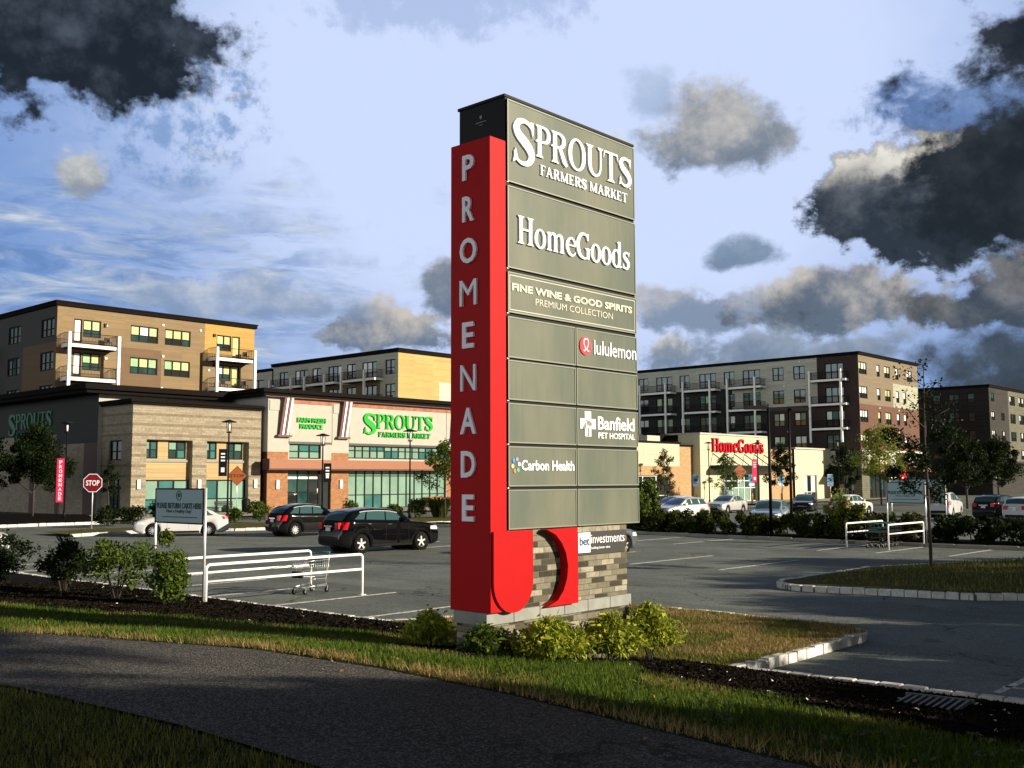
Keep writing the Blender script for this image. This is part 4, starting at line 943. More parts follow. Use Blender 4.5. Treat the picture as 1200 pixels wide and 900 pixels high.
awning(br, ff, 2.2, 9.4, 3.8, 5.0, 1.6, 'awning_brown'); awning(br, ff, 15.8, 21.2, 3.9, 5.2, 1.8, 'awning_brown'); awning(br, fx, -7.0, -0.6, 3.4, 4.6, 2.0, 'roof_dark')
mb = MB(); mb.prism([(12.2,2.3),(15.4,2.3),(15.4,4.0),(12.2,4.0)], ff, 0.05, 0.12, 'store_red'); mb.prism([(12.5,2.9),(13.2,2.9),(13.2,3.2),(12.5,3.2)], ff, 0.12, 0.14, 'lamp_white'); mb.prism([(13.6,2.9),(14.1,2.9),(14.1,3.2),(13.6,3.2)], ff, 0.12, 0.14, 'lamp_white'); mb.build('shop_sign', br)
mb = MB(); mb.prism([(16.2,5.3),(20.8,5.3),(20.8,6.1),(16.2,6.1)], ff, 0.05, 0.15, 'lamp_white'); mb.build('shop_sign', br)

# dark apartment block, far right -------------------------------------------------
bd = thing('apartment_building', 'dark brown apartment block at the far right behind the island tree', 'building', (187.8, 59.8, 0), 0, 'apartment blocks')
mb = MB(); hx = []; hy = []
for k, zt in enumerate((17.6, 14.35, 11.15, 7.95)):
    for a, c in ((-3.6,-2.4),(-6.8,-5.0),(-9.6,-8.2),(-16,-14),(-20,-18)): hx.append((a, zt-1.7, c, zt, 1 if c-a < 1.5 else 2, ['glass_dark','glass_teal','glass_dark','glass_deep'], 'window'))
    hy.append((0.9, zt-1.5, 2.6, zt, 2, 'blind_white' if k else 'glass_teal', 'window'))
    if k: hy.append((6.0, zt-1.4, 7.8, zt, 2, ['blind_white','blind_white','glass_dark'], 'window'))
    for a in (11.0, 16.2, 21.4): hy.append((a, zt-1.7, a+3.0, zt, 3, ['glass_deep','glass_dark','blind_white'], 'window'))
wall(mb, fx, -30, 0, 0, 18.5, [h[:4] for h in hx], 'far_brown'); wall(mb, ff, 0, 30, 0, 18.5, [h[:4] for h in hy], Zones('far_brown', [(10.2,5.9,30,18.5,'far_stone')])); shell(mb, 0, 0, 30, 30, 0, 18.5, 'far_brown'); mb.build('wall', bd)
for fr, L in ((ff, hy), (fx, hx)):
    for a, b, c, d, n, up, nm in L: window(bd, fr, a, b, c, d, n, up, 'glass_dark', 0.4)
parapet(bd, 0, 0, 30, 30, 18.5, 18.95, 0.2); vents(bd, fx, [(-7.6,13.2),(-4.6,13.0),(-7.0,9.6),(-2.0,9.4)])
mb = MB(); mb.box(0.4, -3.5, 5.0, 14, -0.01, 5.4, 'roof_dark'); mb.box(1.0,-0.3,2.3,1.25,-0.02,3.6,'lamp_white'); mb.build('shop_canopy', bd)

# grocery store -------------------------------------------------------------------
gs = thing('grocery_store', 'grocery store with a banded stone wing, orange canopy and green letters on its stucco front', 'building', (42.3, 80, 0))
mb = MB(); gl = ['glass_shop','glass_shop','glass_teal']
ho = [(1.27,0.1,5.48,6.26),(6.85,0.1,11.07,6.26)]
wall(mb, ff, 0, 12.3, 0, 9.15, ho, 'stone_block', 0.9)
wall(mb, fx, -5.4, 0, 0, 9.15, [(-3.85,4.55,-1.75,6.22),(-3.85,0.1,-1.75,3.0)], 'stone_block', 0.2)
for z in (8.45, 7.6, 6.75, 9.2-.02, 5.9, 5.05, 4.2, 3.35, 2.5, 1.65, 0.8):
    segs = [(0,12.3)] if z > 6.3 else [(0,1.27),(5.48,6.85),(11.07,12.3)]
    for a, c in segs: mb.prism([(a+.003,z-.19),(c-.003,z-.19),(c-.003,z),(a+.003,z)], ff, 0.002, 0.03, 'stone_band')
    if z > 6.3 or 3.1 < z < 4.5: mb.prism([(-5.3,z-.19),(-.003,z-.19),(-.003,z),(-5.3,z)], fx, 0.002, 0.03, 'stone_band')
for a, c in ((1.27,5.48),(6.85,11.07)):
    f2 = NEG_Y(0, 0.55)
    w4 = [(a,4.7,a+1.3,6.2),(a+2.25,4.7,c-0.3,6.2)]
    wall(mb, f2, a, c, 2.95, 6.25, w4, 'tan_panel', 0.1)
    mb.prism([(a,4.42),(c,4.42),(c,4.62),(a,4.62)], f2, 0.003, 0.12, 'cast_stone')
    for q in w4: window(gs, f2, *q, 2, ['glass_teal','glass_deep','glass_shop'], ['glass_teal','glass_deep'], 0.5, 0.1)
    window(gs, f2, a, 0.12, c, 2.95, 3, ['glass_shop','glass_teal'], gl, 0.42, 0.0, name='shop_window')
mb.build('wall', gs)
window(gs, fx, -3.85, 4.55, -1.75, 6.22, 2, 'glass_deep', 'glass_dark', 0.45, 0.2); window(gs, fx, -3.85, 0.1, -1.75, 3.0, 3, 'glass_deep', 'glass_deep', 0.4, 0.2, name='shop_window')
mb = MB(); mb.box(-0.22, -0.22, 9.12, 12.3, 5.4, 9.3, 'roof_dark'); mb.box(-0.34, -0.34, 9.3, 12.3, 5.4, 9.55, 'roof_dark'); mb.box(0.05,0.05,9.0,12.3,5.4,9.1,'roof_dark'); mb.build('roof', gs)
for u in (0.63, 6.15, 11.75):
    mb = MB(); mb.prism([(u-.14,2.2),(u+.14,2.2),(u+.14,2.95),(u-.14,2.95)], ff, 0.035, 0.16, 'lamp_white'); mb.prism([(u+.14,2.2),(u+.19,2.2),(u+.19,2.95),(u+.14,2.95)], ff, 0.035, 0.13, 'black_metal'); mb.build('wall_lamp', gs)
# entrance front: local u offset 12.3 .. 36
E0 = 12.3; fe = NEG_Y(0, -0.6); mb = MB()
pan = [(14.9,6.42,19.85,9.88),(21.85,6.42,34.95,9.88)]
op = [(14.95,4.85,18.55,6.2),(14.85,0.1,19.75,3.85),(21.85,4.95,34.9,6.2),(21.85,0.1,34.9,3.85)]
wall(mb, fe, E0+.3, 37.3, 0, 11.0, op, Zones('stucco', [(E0,0,14.85,5.45,'store_brick'),(19.75,0,21.85,5.45,'store_brick'),(34.95,0,37.3,5.7,'store_brick'),(14.85,6.2,19.85,6.42,'dark_line'),(21.85,6.2,34.95,6.42,'dark_line')]), 0.25)
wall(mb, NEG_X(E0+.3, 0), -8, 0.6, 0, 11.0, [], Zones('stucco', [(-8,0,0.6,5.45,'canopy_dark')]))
shell(mb, E0+.3, -0.6, 37.3, 40, 0, 11.0, 'stucco', 'E'); mb.quad((0,5.4,9.2),(E0+.3,5.4,9.2),(E0+.3,5.4,11),(0,5.4,11),'stucco')
for a, b, c, d in pan:      # reveals round the sign panels
    for p in ((a,b,a+.05,d),(c-.05,b,c,d)): mb.prism([(p[0],p[1]),(p[2],p[1]),(p[2],p[3]),(p[0],p[3])], fe, 0.002, 0.02, 'stone_band')
for u in (13.6, 20.8): mb.prism([(u-.85,9.2),(u+.85,9.2),(u+.85,10.1),(u-.85,10.1)], fe, 0.002, 0.06, 'stucco')
mb.build('front_wall', gs)
mb = MB(); mb.box(E0-0.5, -1.15, 10.45, 37.9, 12, 10.75, 'roof_dark'); mb.box(E0-0.75, -1.4, 10.75, 38.1, 12, 11.1, 'roof_dark')
mb.prism([(14.3,9.92),(36.3,9.92),(36.3,10.28),(14.3,10.28)], fe, 0.004, 0.05, 'wood_soffit'); mb.box(E0-.3,-1.1,10.38,37.7,-0.61,10.44,'brace_brown'); mb.build('roof', gs)
for u in (14.2, 21.0, 36.0):
    mb = MB()
    for du, m in ((-.42,'brace_brown'),(-.14,'white_paint'),(.14,'brace_brown'),(.36,'white_paint')):
        P = [fe(u+du-.1+.38,10.35,0.5), fe(u+du+.1+.38,10.35,0.5), fe(u+du+.1,6.98,0.28), fe(u+du-.1,6.98,0.28)]; Q = [p+Vector((0,0.22,0)) for p in P]
        mb.add(P+Q, [(0,3,2,1),(4,5,6,7),(0,1,5,4),(1,2,6,5),(2,3,7,6),(3,0,4,7)], m)
    mb.prism([(u-.75,6.8),(u+.75,6.8),(u+.75,6.98),(u-.75,6.98)], fe, 0.003, 0.4, 'brace_brown'); mb.build('roof_brace', gs)
mb = MB(); mb.prism([(12.15,3.92),(35.3,3.92),(35.3,4.75),(12.15,4.75)], fe, 0.003, 1.0, 'canopy_orange'); mb.prism([(12.1,3.85),(12.145,3.85),(12.145,4.8),(12.1,4.8)], fe, 0.003, 1.05, 'canopy_dark'); mb.prism([(12.15,3.80),(35.25,3.80),(35.25,3.918),(12.15,3.918)], fe, 0.05, 0.9, 'canopy_dark'); mb.build('canopy', gs)
window(gs, fe, 14.95, 4.85, 18.55, 6.2, 3, gl, gl, 0.5, 0.25); window(gs, fe, 21.85, 4.95, 34.9, 6.2, 14, ['glass_shop','glass_shop','glass_shop','glass_teal'], gl, 0.62, 0.25)
window(gs, fe, 21.85, 0.1, 34.9, 3.85, 12, ['glass_shop'], ['glass_shop','glass_shop','glass_teal'], 0.36, 0.25, rows=[0.36,0.85], name='shop_window')
window(gs, fe, 14.85, 0.1, 18.5, 3.85, 3, ['glass_deep','glass_dark'], ['glass_dark','glass_deep'], 0.45, 0.25, name='entrance_door'); window(gs, fe, 18.5, 0.1, 19.75, 3.85, 1, 'glass_dark', 'glass_dark', 0.0, 0.25, name='entrance_door')
mb = MB(); mb.prism([(14.9,3.0),(18.3,3.0),(18.3,3.2),(14.9,3.2)], fe, -0.215, -0.195, 'lamp_white'); mb.prism([(18.3,1.7),(18.6,1.7),(18.6,2.1),(18.3,2.1)], fe, -0.21, -0.2, 'lamp_white'); mb.build('door_notice', gs)
for u in (13.7, 20.9):
    mb = MB(); mb.prism([(u-.15,2.1),(u+.15,2.1),(u+.15,2.9),(u-.15,2.9)], fe, 0.01, 0.16, 'lamp_white'); mb.build('wall_lamp', gs)
mb = MB(); serif_text('SPROUTS', fe, 23.55, 7.95, 9.3, 1.42, 0.02, 0.16, mb, 'store_green', sp=0.02, first=(1.42, 0.42), bold=1.2); serif_text('FARMERS MARKET', fe, 25.5, 7.12, 7.05, 0.50, 0.02, 0.14, mb, 'store_green', sp=0.05, bold=1.4); mb.build('green_letters', gs)
mb = MB(); text_geo('FARM FRESH', fe, 15.75, 8.2, 3.25, 0.45, 0.02, 0.14, mb, 'store_green', bold=0.03); text_geo('PRODUCE', fe, 16.05, 7.62, 2.6, 0.45, 0.02, 0.14, mb, 'store_green', bold=0.03); mb.build('green_letters', gs)
# stucco corner on the street side
fw_ = NEG_X(-0.35, 0); mb = MB()
wall(mb, fw_, -40, -5.2, 0, 10.3, [], Zones('shaded_stucco', [(-12,0,-7.6,6.1,'stone_block'),(-17.1,0,-12.9,7.0,'stone_block'),(-26,0,-18.2,7.0,'stone_block'),(-40,0,-27,7.0,'stone_block'),(-7.6,0,-5.2,6.1,'canopy_dark'),(-12.9,0,-12.0,5.6,'canopy_dark'),(-18.2,0,-17.1,6.1,'canopy_dark')])); mb.quad((-.35,5.2,0),(6,5.2,0),(6,5.2,10.3),(-.35,5.2,10.3),'stucco'); mb.build('side_wall', gs)
mb = MB(); mb.box(-1.9, 4.2, 10.2, 12, 40, 10.5, 'roof_dark'); mb.box(-2.15, 3.9, 10.5, 12, 40, 10.95, 'roof_dark'); mb.build('roof', gs)
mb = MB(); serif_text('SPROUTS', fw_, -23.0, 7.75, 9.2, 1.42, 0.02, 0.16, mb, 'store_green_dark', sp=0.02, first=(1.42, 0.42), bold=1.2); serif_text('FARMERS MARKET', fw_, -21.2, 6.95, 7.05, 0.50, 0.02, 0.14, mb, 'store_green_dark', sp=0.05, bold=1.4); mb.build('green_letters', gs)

# furnishing store ------------------------------------------------------------------
hs = thing('furnishing_store', 'low cream store with red letters and a black hung canopy below the brick apartment block', 'building', (100, 66, 0))
mb = MB(); f0 = NEG_Y(0, 0); f1 = NEG_Y(0, 0.7); f2 = NEG_Y(0, 1.0)
wall(mb, f0, 5.4, 21.6, 0, 8.1, [(10.4,0.1,19.2,3.5)], 'cream_eifs', 0.6); wall(mb, NEG_X(5.4, 0), -3, 0, 0, 8.1, [], 'cream_eifs')
wall(mb, f1, -10.5, 2.1, 0, 6.9, [(-10,0.1,0.2,3.3)], Zones('cream_eifs', [(-11,0,2.1,4.35,'tan_brick')]), 0.3); wall(mb, f2, 2.1, 5.4, 0, 6.65, [], 'tan_brick')
wall(mb, f2, 21.6, 30.0, 0, 6.75, [], 'tan_brick'); wall(mb, f1, 30.0, 40.6, 0, 6.9, [(32.6,0.1,36.4,3.4)], 'cream_eifs', 0.3)
shell(mb, 5.4, 0, 21.6, 20, 0, 8.1, 'cream_eifs', 'E'); wall(mb, NEG_X(-10.5, 0), -30, -0.7, 0, 6.9, [], Zones('cream_eifs', [(-30,0,-0.7,4.35,'tan_brick')])); mb.quad((-10.5,30,0),(-10.5,30,6.9),(40.6,30,6.9),(40.6,30,0),'tan_brick'); mb.quad((40.6,0.7,0),(40.6,30,0),(40.6,30,6.9),(40.6,0.7,6.9),'cream_eifs')
for z in (2.6, 4.4, 6.2):
    mb.prism([(5.45,z),(21.55,z),(21.55,z+.05),(5.45,z+.05)], f0, 0.001, 0.006, 'tan_brick') if z > 4.35 else None
for u in (-2.5,-5,-7.5): mb.prism([(u,4.4),(u+.05,4.4),(u+.05,6.8),(u,6.8)], f1, 0.001, 0.006, 'tan_brick')
for z in (5.6,): mb.prism([(-10.5,z),(2.1,z),(2.1,z+.05),(-10.5,z+.05)], f1, 0.001, 0.006, 'tan_brick')
mb.build('wall', hs)
mb = MB(); mb.box(5.25, -0.15, 8.1, 21.75, 30, 8.3, 'grey_siding'); mb.box(-10.6, .55, 6.9, 2.2, 30, 7.1, 'roof_dark'); mb.box(2.2, .85, 6.65, 5.25, 30, 6.85, 'roof_dark'); mb.box(21.75, .9, 6.75, 29.85, 30, 6.9, 'roof_dark'); mb.box(29.85, .45, 6.9, 40.6, 30, 7.1, 'grey_siding'); mb.build('roof', hs)
mb = MB(); mb.box(1.2,4.5,6.8,3.8,7,8.0,'grey_siding'); mb.box(3.9,4.5,6.8,5.0,7,8.3,'roof_dark'); mb.build('rooftop_unit', hs)
window(hs, f0, 10.4, 0.1, 19.2, 3.5, 6, ['glass_dark','glass_shop','glass_deep'], ['glass_dark','glass_shop'], 0.5, 0.6, fm='frame_white', t=0.12, name='entrance_door', rows=[0.5,0.75])
window(hs, f1, -10, 0.1, 0.2, 3.3, 4, 'glass_dark', ['glass_shop','glass_dark'], 0.3, 0.3, fm='frame_white', t=0.12, name='shop_window'); window(hs, f1, 32.6, 0.1, 36.4, 3.4, 3, ['glass_dark','blind_white'], 'glass_dark', 0.3, 0.3, fm='frame_white', t=0.1, name='shop_window')
mb = MB(); mb.prism([(7.6,4.05),(22.6,4.05),(22.6,4.5),(7.6,4.5)], f0, 0.01, 2.2, 'black_metal'); mb.build('canopy', hs)
mb = MB()
for k in range(6): u = 8.2+2.45*k; mb.tube([f0(u-.05,5.9,0.02), f0(u+.1,4.5,2.0)], 0.06, 'black_metal', 6)
mb.build('canopy_rod', hs)
mb = MB(); serif_text('HomeGoods', f0, 7.8, 6.1, 12.3, 1.62, 0.02, 0.22, mb, 'store_red', sp=0.0, bold=1.25); mb.build('red_letters', hs)
# ------------------------------------------------------------------ cars
KIND = {
 'suv': dict(L=4.77, W=1.84, H=1.69, wb=2.86, fo=0.95, r=0.355, gc=0.22,
   zl=[(0,.60),(.04,.82),(.14,.96),(.5,1.07),(1.15,1.14),(1.35,1.16),(2.6,1.20),(3.9,1.25),(4.45,1.25),(4.62,1.10),(4.73,.82),(4.77,.62)],
   zr=[(1.22,1.0),(1.35,1.17),(1.75,1.42),(2.1,1.59),(2.5,1.66),(3.1,1.685),(3.6,1.67),(4.0,1.62),(4.22,1.55),(4.38,1.42),(4.56,1.20),(4.62,1.0)],
   ws=(1.36,2.08), rw=(4.24,4.55), side=[(1.72,2.14,2.66,2.62),(2.72,2.68,3.58,3.50),(3.68,3.56,4.12,3.80)]),
 'crossover': dict(L=4.38, W=1.80, H=1.60, wb=2.65, fo=0.90, r=0.345, gc=0.20,
   zl=[(0,.58),(.04,.78),(.14,.90),(.5,.98),(1.1,1.06),(1.3,1.08),(3.6,1.12),(4.1,1.12),(4.25,1.00),(4.34,.78),(4.38,.60)],
   zr=[(1.18,.98),(1.3,1.09),(1.7,1.36),(2.05,1.53),(2.4,1.58),(2.9,1.60),(3.4,1.56),(3.75,1.48),(3.95,1.36),(4.18,1.12),(4.24,1.0)],
   ws=(1.31,2.02), rw=(3.78,4.16), side=[(1.66,2.08,2.52,2.48),(2.58,2.54,3.28,3.20),(3.36,3.26,3.86,3.55)]),
 'sedan': dict(L=4.63, W=1.77, H=1.47, wb=2.70, fo=0.92, r=0.32, gc=0.16,
   zl=[(0,.52),(.04,.66),(.15,.78),(.6,.88),(1.15,.95),(1.4,.97),(3.6,1.02),(4.0,1.05),(4.42,1.03),(4.56,.92),(4.61,.72),(4.63,.55)],
   zr=[(1.2,.85),(1.35,.96),(1.8,1.22),(2.2,1.40),(2.55,1.46),(3.0,1.47),(3.4,1.40),(3.75,1.27),(4.1,1.07),(4.2,.95)],
   ws=(1.38,2.2), rw=(3.45,4.05), side=[(1.72,2.18,2.62,2.58),(2.68,2.64,3.46,3.32),(3.52,3.40,3.86,3.56)]),
 'wagon': dict(L=4.60, W=1.78, H=1.55, wb=2.68, fo=0.90, r=0.33, gc=0.18,
   zl=[(0,.54),(.04,.70),(.15,.84),(.6,.94),(1.1,1.00),(1.3,1.02),(3.8,1.07),(4.35,1.07),(4.5,.95),(4.57,.74),(4.60,.56)],
   zr=[(1.15,.9),(1.28,1.03),(1.7,1.28),(2.05,1.46),(2.4,1.53),(3.0,1.55),(3.7,1.51),(4.1,1.44),(4.25,1.30),(4.42,1.05),(4.48,.95)],
   ws=(1.30,2.04), rw=(4.14,4.42), side=[(1.66,2.08,2.52,2.48),(2.58,2.54,3.34,3.28),(3.42,3.34,4.10,3.92)]),
}
KIND['van'] = dict(KIND['suv'], H=1.80, zr=[(a, b if b < 1.15 else b+0.11) for a, b in KIND['suv']['zr']])
def make_car(kind, paint, label, loc, heading, group=None, cat='car', name='parked_car', spokes=5, trim_low=True, detail=True, plate=True):
    K = KIND[kind]; L, Wd, r = K['L'], K['W'], K['r']; hw = Wd/2
    t = thing(name, label, cat, loc, heading, group)
    xs1, xs2 = K['fo'], K['fo']+K['wb']; Ra = r+0.065
    I = lambda tab, x: float(np.interp(x, [p[0] for p in tab], [p[1] for p in tab]))
    def w(x):
        e = min(x, L-x); return hw*(0.80+0.20*min(1, e/0.55)**0.5) if e < 0.55 else hw
    def zs(x):
        z = K['gc']+0.14*max(0, 1-min(x, L-x)/0.5)**2
        for c in (xs1, xs2):
            d = abs(x-c)
            if d < Ra: z = max(z, r-0.02+math.sqrt(Ra*Ra-d*d))
        return z
    def section(x):
        a = zs(x); zl = I(K['zl'], x); W_ = w(x); zr = I(K['zr'], x) if K['zr'][0][0] < x < K['zr'][-1][0] else 0
        h = max(0.0, zr-zl); k = min(1, h/0.25)
        mid = max(a+0.06, K['gc']+0.5*(zl-K['gc']))
        zc = max(a+.10, zl-.10)
        rows = [(W_*.78, a), (W_*.955, a+.005), (W_*.985, a+.045 if a > K['gc']+.2 else a+.14), (W_*1.0, mid), (W_*.992, zc), (W_*.955, max(zl, zc+.01))]
        top = max(zl, zc+.01); wb_ = W_*.925; wr = wb_-0.30*h-0.10*(1-k)
        for q in (0.08, 0.36, 0.66, 0.9):
            rows.append((wb_+(wr-wb_)*q, top+h*q+0.012*(1-k)*q))
        zt = top+h+0.012*(1-k)
        rows += [(wr*.95, zt+.005), (wr*.62, zt+.022*k+.012), (wr*.3, zt+.03*k+.018), (0, zt+.032*k+.02)]
        return rows
    st = sorted(set([0.0,.03,.08,.16,.3]+list(np.arange(.4, L-.3, .085))+[L-.3,L-.16,L-.08,L-.03,L]+[p[0] for p in K['zr']]))
    X = lambda x: x-L/2
    mb = MB(); S = [section(x) for x in st]; n = len(S[0]); vs = []; fs = []
    for x, s in zip(st, S):
        bul = 0.05 if x < .5 or x > L-.5 else 0
        for y, z in s: vs.append((X(x), -y, z))
        for y, z in s[-2::-1]: vs.append((X(x), y, z))
    m = 2*n-1
    for i in range(len(st)-1):
        for j in range(m-1): fs.append((i*m+j, i*m+j+1, (i+1)*m+j+1, (i+1)*m+j))
        fs.append((i*m+m-1, i*m, (i+1)*m, (i+1)*m+m-1))
    mb.add(vs, fs, paint, True); mb.add([vs[j] for j in range(m)], [tuple(range(m))[::-1]], paint); mb.add([vs[(len(st)-1)*m+j] for j in range(m)], [tuple(range(m))], paint)
    for c in (xs1, xs2):
        for s in (-1, 1): mb.tube([(X(c), s*hw*.38, r+0.0), (X(c), s*hw*.90, r+0.0)], Ra-.012, 'car_trim', 20)
    body = mb.build('body', t)
    def side_y(x, z):
        s = section(x); zz = [p[1] for p in s[1:11]]; return float(np.interp(z, zz, [p[0] for p in s[1:11]]))
    def patch(mb, side, f, m, nu=8, nv=3, off=.006):
        """f(u, v) -> (x, z) on the car's side"""
        vs = []
        for i in range(nu+1):
            for j in range(nv+1):
                x, z = f(i/nu, j/nv); vs.append((X(x), side*(side_y(x, z)+off), z))
        fs = [(i*(nv+1)+j, (i+1)*(nv+1)+j, (i+1)*(nv+1)+j+1, i*(nv+1)+j+1) for i in range(nu) for j in range(nv)]
        if side > 0: fs = [q[::-1] for q in fs]
        mb.add(vs, fs, m, True)
    def zband(x):
        zl = I(K['zl'], x); return zl, I(K['zr'], x)
    for s in (-1, 1):
        ch = MB()
        for (a0, a1, b1, b0) in [(q[0], q[1], q[2], q[3]) for q in K['side']]:
            g = MB()
            def f(u, v, a0=a0, a1=a1, b0=b0, b1=b1):
                # lower edge a0..b1, upper edge a1..b0
                xl, xu = a0+(b1-a0)*u, a1+(b0-a1)*u; x = xl+(xu-xl)*v
                zl, zr = zband(x); top = max(zr-.085, zl+.03); return x, zl+.045+(top-zl-.045)*v
            patch(g, s, f, 'car_glass', 8, 4); g.build('side_window', t)
        if detail:
            a0, b1 = K['side'][0][0], K['side'][-1][2]
            patch(ch, s, lambda u, v: (a0+(b1-a0)*u, zband(a0+(b1-a0)*u)[0]+.018+.02*v), 'chrome', 14, 1, .008); patch(ch, s, lambda u, v: (K['side'][0][1]-.05+(K['side'][-1][3]-K['side'][0][1]+.1)*u, zband(K['side'][0][1]-.05+(K['side'][-1][3]-K['side'][0][1]+.1)*u)[1]-.085+.028*v), 'chrome', 14, 1, .009)
            for xd in ((K['side'][0][2]+K['side'][1][0])/2, K['side'][1][2]+.04, K['side'][0][0]-.12): patch(ch, s, lambda u, v, xd=xd: (xd+.008*u, K['gc']+.22+(I(K['zl'], xd)-K['gc']-.26)*v), 'car_trim', 1, 5, .002)
            for xd in (K['side'][0][2]-.22, K['side'][1][2]-.2): patch(ch, s, lambda u, v, xd=xd: (xd+.17*u, I(K['zl'], xd)-.13+.03*v), 'chrome', 3, 1, .018)
            patch(ch, s, lambda u, v: (xs1+Ra+.06+(K['wb']-2*Ra-.12)*u, K['gc']+.02+.10*v), 'car_trim', 8, 1, .008); ch.build('side_trim', t)
        h = MB(); z0 = I(K['zl'], .25)
        patch(h, s, lambda u, v: (.05+.48*u, z0-.20+.03*u+(.15-.02*u)*v), 'headlamp', 6, 3, .008); h.build('headlight', t)
        h = MB(); zt = I(K['zl'], L-.3); lw = .34 if kind != 'sedan' else .30; lh = .30 if kind in ('suv','van','crossover') else .17
        patch(h, s, lambda u, v: (L-.02-lw*(1-u)*(0.75+.25*v)-.04, zt-lh-.02+(lh-.02)*v+.0*u), 'tail_red', 6, 3, .010)
        yb = hw*.80; h.box(X(L-.13), s*yb*.62, zt-lh+.0, X(L-.005), s*yb*.97, zt-.06, 'tail_red'); h.build('tail_light', t)
        mm = MB(); x = K['side'][0][0]+.12; z = I(K['zl'], x)+.10; y = side_y(x, z)
        mm.add([(X(x)+q[0]*.10, s*(y+.10)+q[1]*.09, z+q[2]*.075) for q in [(-1,-.8,-.7),(1,-1,-1),(1,1,-1),(-1,.8,-.7),(-1,-.8,.5),(1,-1,1),(1,1,1),(-1,.8,.5)]], [(0,3,2,1),(4,5,6,7),(0,1,5,4),(1,2,6,5),(2,3,7,6),(3,0,4,7)], paint); mm.build('mirror', t)
    def top_patch(name, x0, x1, a, m):
        mb = MB(); vs = []; nu, nv = 8, 8
        for i in range(nu+1):
            x = x0+(x1-x0)*i/nu; s = section(x); zt = s[-1][1]; wr = s[9][0]
            for j in range(nv+1):
                q = -1+2*j/nv; yy = abs(q)*wr*a; z = float(np.interp(yy, [p[0] for p in s[:8:-1]], [p[1] for p in s[:8:-1]])); vs.append((X(x), q*wr*a, z+.012))
        fs = [(i*(nv+1)+j, (i+1)*(nv+1)+j, (i+1)*(nv+1)+j+1, i*(nv+1)+j+1) for i in range(nu) for j in range(nv)]
        mb.add(vs, fs, m, True); return mb.build(name, t)
    top_patch('windshield', K['ws'][0]+.03, K['ws'][1], .94, 'car_glass'); top_patch('rear_window', K['rw'][0], K['rw'][1], .88, 'car_glass')
    mb = MB(); zf = I(K['zl'], .06); mb.box(X(-.012), -hw*.42, zf-.28, X(.03), hw*.42, zf-.10, 'car_trim'); mb.box(X(-.02), -hw*.44, zf-.20, X(.0), hw*.44, zf-.175, 'chrome'); mb.box(X(-.015), -hw*.6, K['gc']+.12, X(.03), hw*.6, K['gc']+.24, 'car_trim'); mb.build('grille', t)
    mb = MB(); mb.box(X(L-.03), -hw*.66, K['gc']+.12, X(L+.012), hw*.66, K['gc']+.30, 'car_trim'); zt = I(K['zl'], L-.3); mb.box(X(L-.05), -.28, zt-.22, X(L+.02), .28, zt-.17, 'chrome') if kind != 'sedan' else None; mb.build('rear_bumper', t)
    if plate: mb = MB(); mb.box(X(L-.02), -.15, zt-.38, X(L+.022), .15, zt-.24, 'plate'); mb.build('license_plate', t)
    for c in (xs1, xs2):
        for s in (-1, 1):
            mb = MB(); y0, y1 = s*(hw*.97-.20), s*(hw*.97)
            prof = [(r*.60,0),(r*.93,0),(r,.03),(r,.17),(r*.93,.20),(r*.60,.20)]; N = 28; vs = []
            for k in range(N):
                a = 2*math.pi*k/N
                for rr, d in prof: vs.append((X(c)+rr*math.cos(a), y0+(y1-y0)*d/.20, r+rr*math.sin(a)))
            p = len(prof); fs = [(k*p+j, ((k+1)%N)*p+j, ((k+1)%N)*p+j+1, k*p+j+1) for k in range(N) for j in range(p-1)]
            mb.add(vs, fs, 'tyre', True); wh = mb.build('wheel', t)
            mb = MB(); yo = y1-s*.018; fr = frame((X(c), yo, r), u=(1,0,0), n=(0,s,0))
            mb.prism(disc(0,0,r*.62,24), fr, -.09, -.072, 'tyre')
            R1 = r*.66
            for k in range(24):
                a, b = 2*math.pi*k/24, 2*math.pi*(k+1)/24; q = r*.58
                mb.prism([(R1*math.cos(a),R1*math.sin(a)),(R1*math.cos(b),R1*math.sin(b)),(q*math.cos(b),q*math.sin(b)),(q*math.cos(a),q*math.sin(a))], fr, -.07, 0, 'rim')
            mb.prism(disc(0,0,r*.17,14), fr, -.06, -.002, 'rim')
            for k in range(spokes):
                a = 2*math.pi*k/spokes+.3; wd = r*(.05 if spokes > 6 else .095); ca, sa = math.cos(a), math.sin(a)
                P = [(r*.1,-wd),(r*.6,-wd*.9),(r*.6,wd*.9),(r*.1,wd)]
                mb.prism([(u*ca-v*sa, u*sa+v*ca) for u, v in P], fr, -.055, -.006-.001*(k % 3), 'rim')
            mb.build('rim', wh)
    return t
PI = math.pi
make_car('suv', 'paint_black', 'large black SUV with red tail light on the parking lot behind the cart rails', (27.75, 32.35, 0), PI-0.108+0, 'cars on the parking lot')
make_car('crossover', 'paint_black', 'smaller black SUV parked behind the large black one before the brick doorway', (33.35, 44.35, 0), PI-0.10, 'cars on the parking lot', spokes=10)
make_car('sedan', 'paint_white', 'white sedan seen side on behind the left cart return sign', (28.9, 49.3, 0), -0.50, 'cars on the parking lot', spokes=10)
make_car('sedan', 'paint_grey', 'grey car of which only the front wheel shows right of the sign', (31.4, 24.75, 0), PI+0.0, 'cars on the parking lot')
make_car('sedan', 'paint_white', 'white car with a red tail light behind the leftmost shrub', (15.5, 42.6, 0), PI/2+0.2, 'cars on the parking lot')
make_car('wagon', 'paint_silver', 'silver wagon parked behind the left end of the hedge', (62.2, 40.6, 0), -0.12, 'cars behind the hedge')
make_car('wagon', 'paint_white', 'pale car with a domed roof half hidden behind the silver wagon', (66.5, 44.0, 0), -0.1, 'cars behind the hedge')
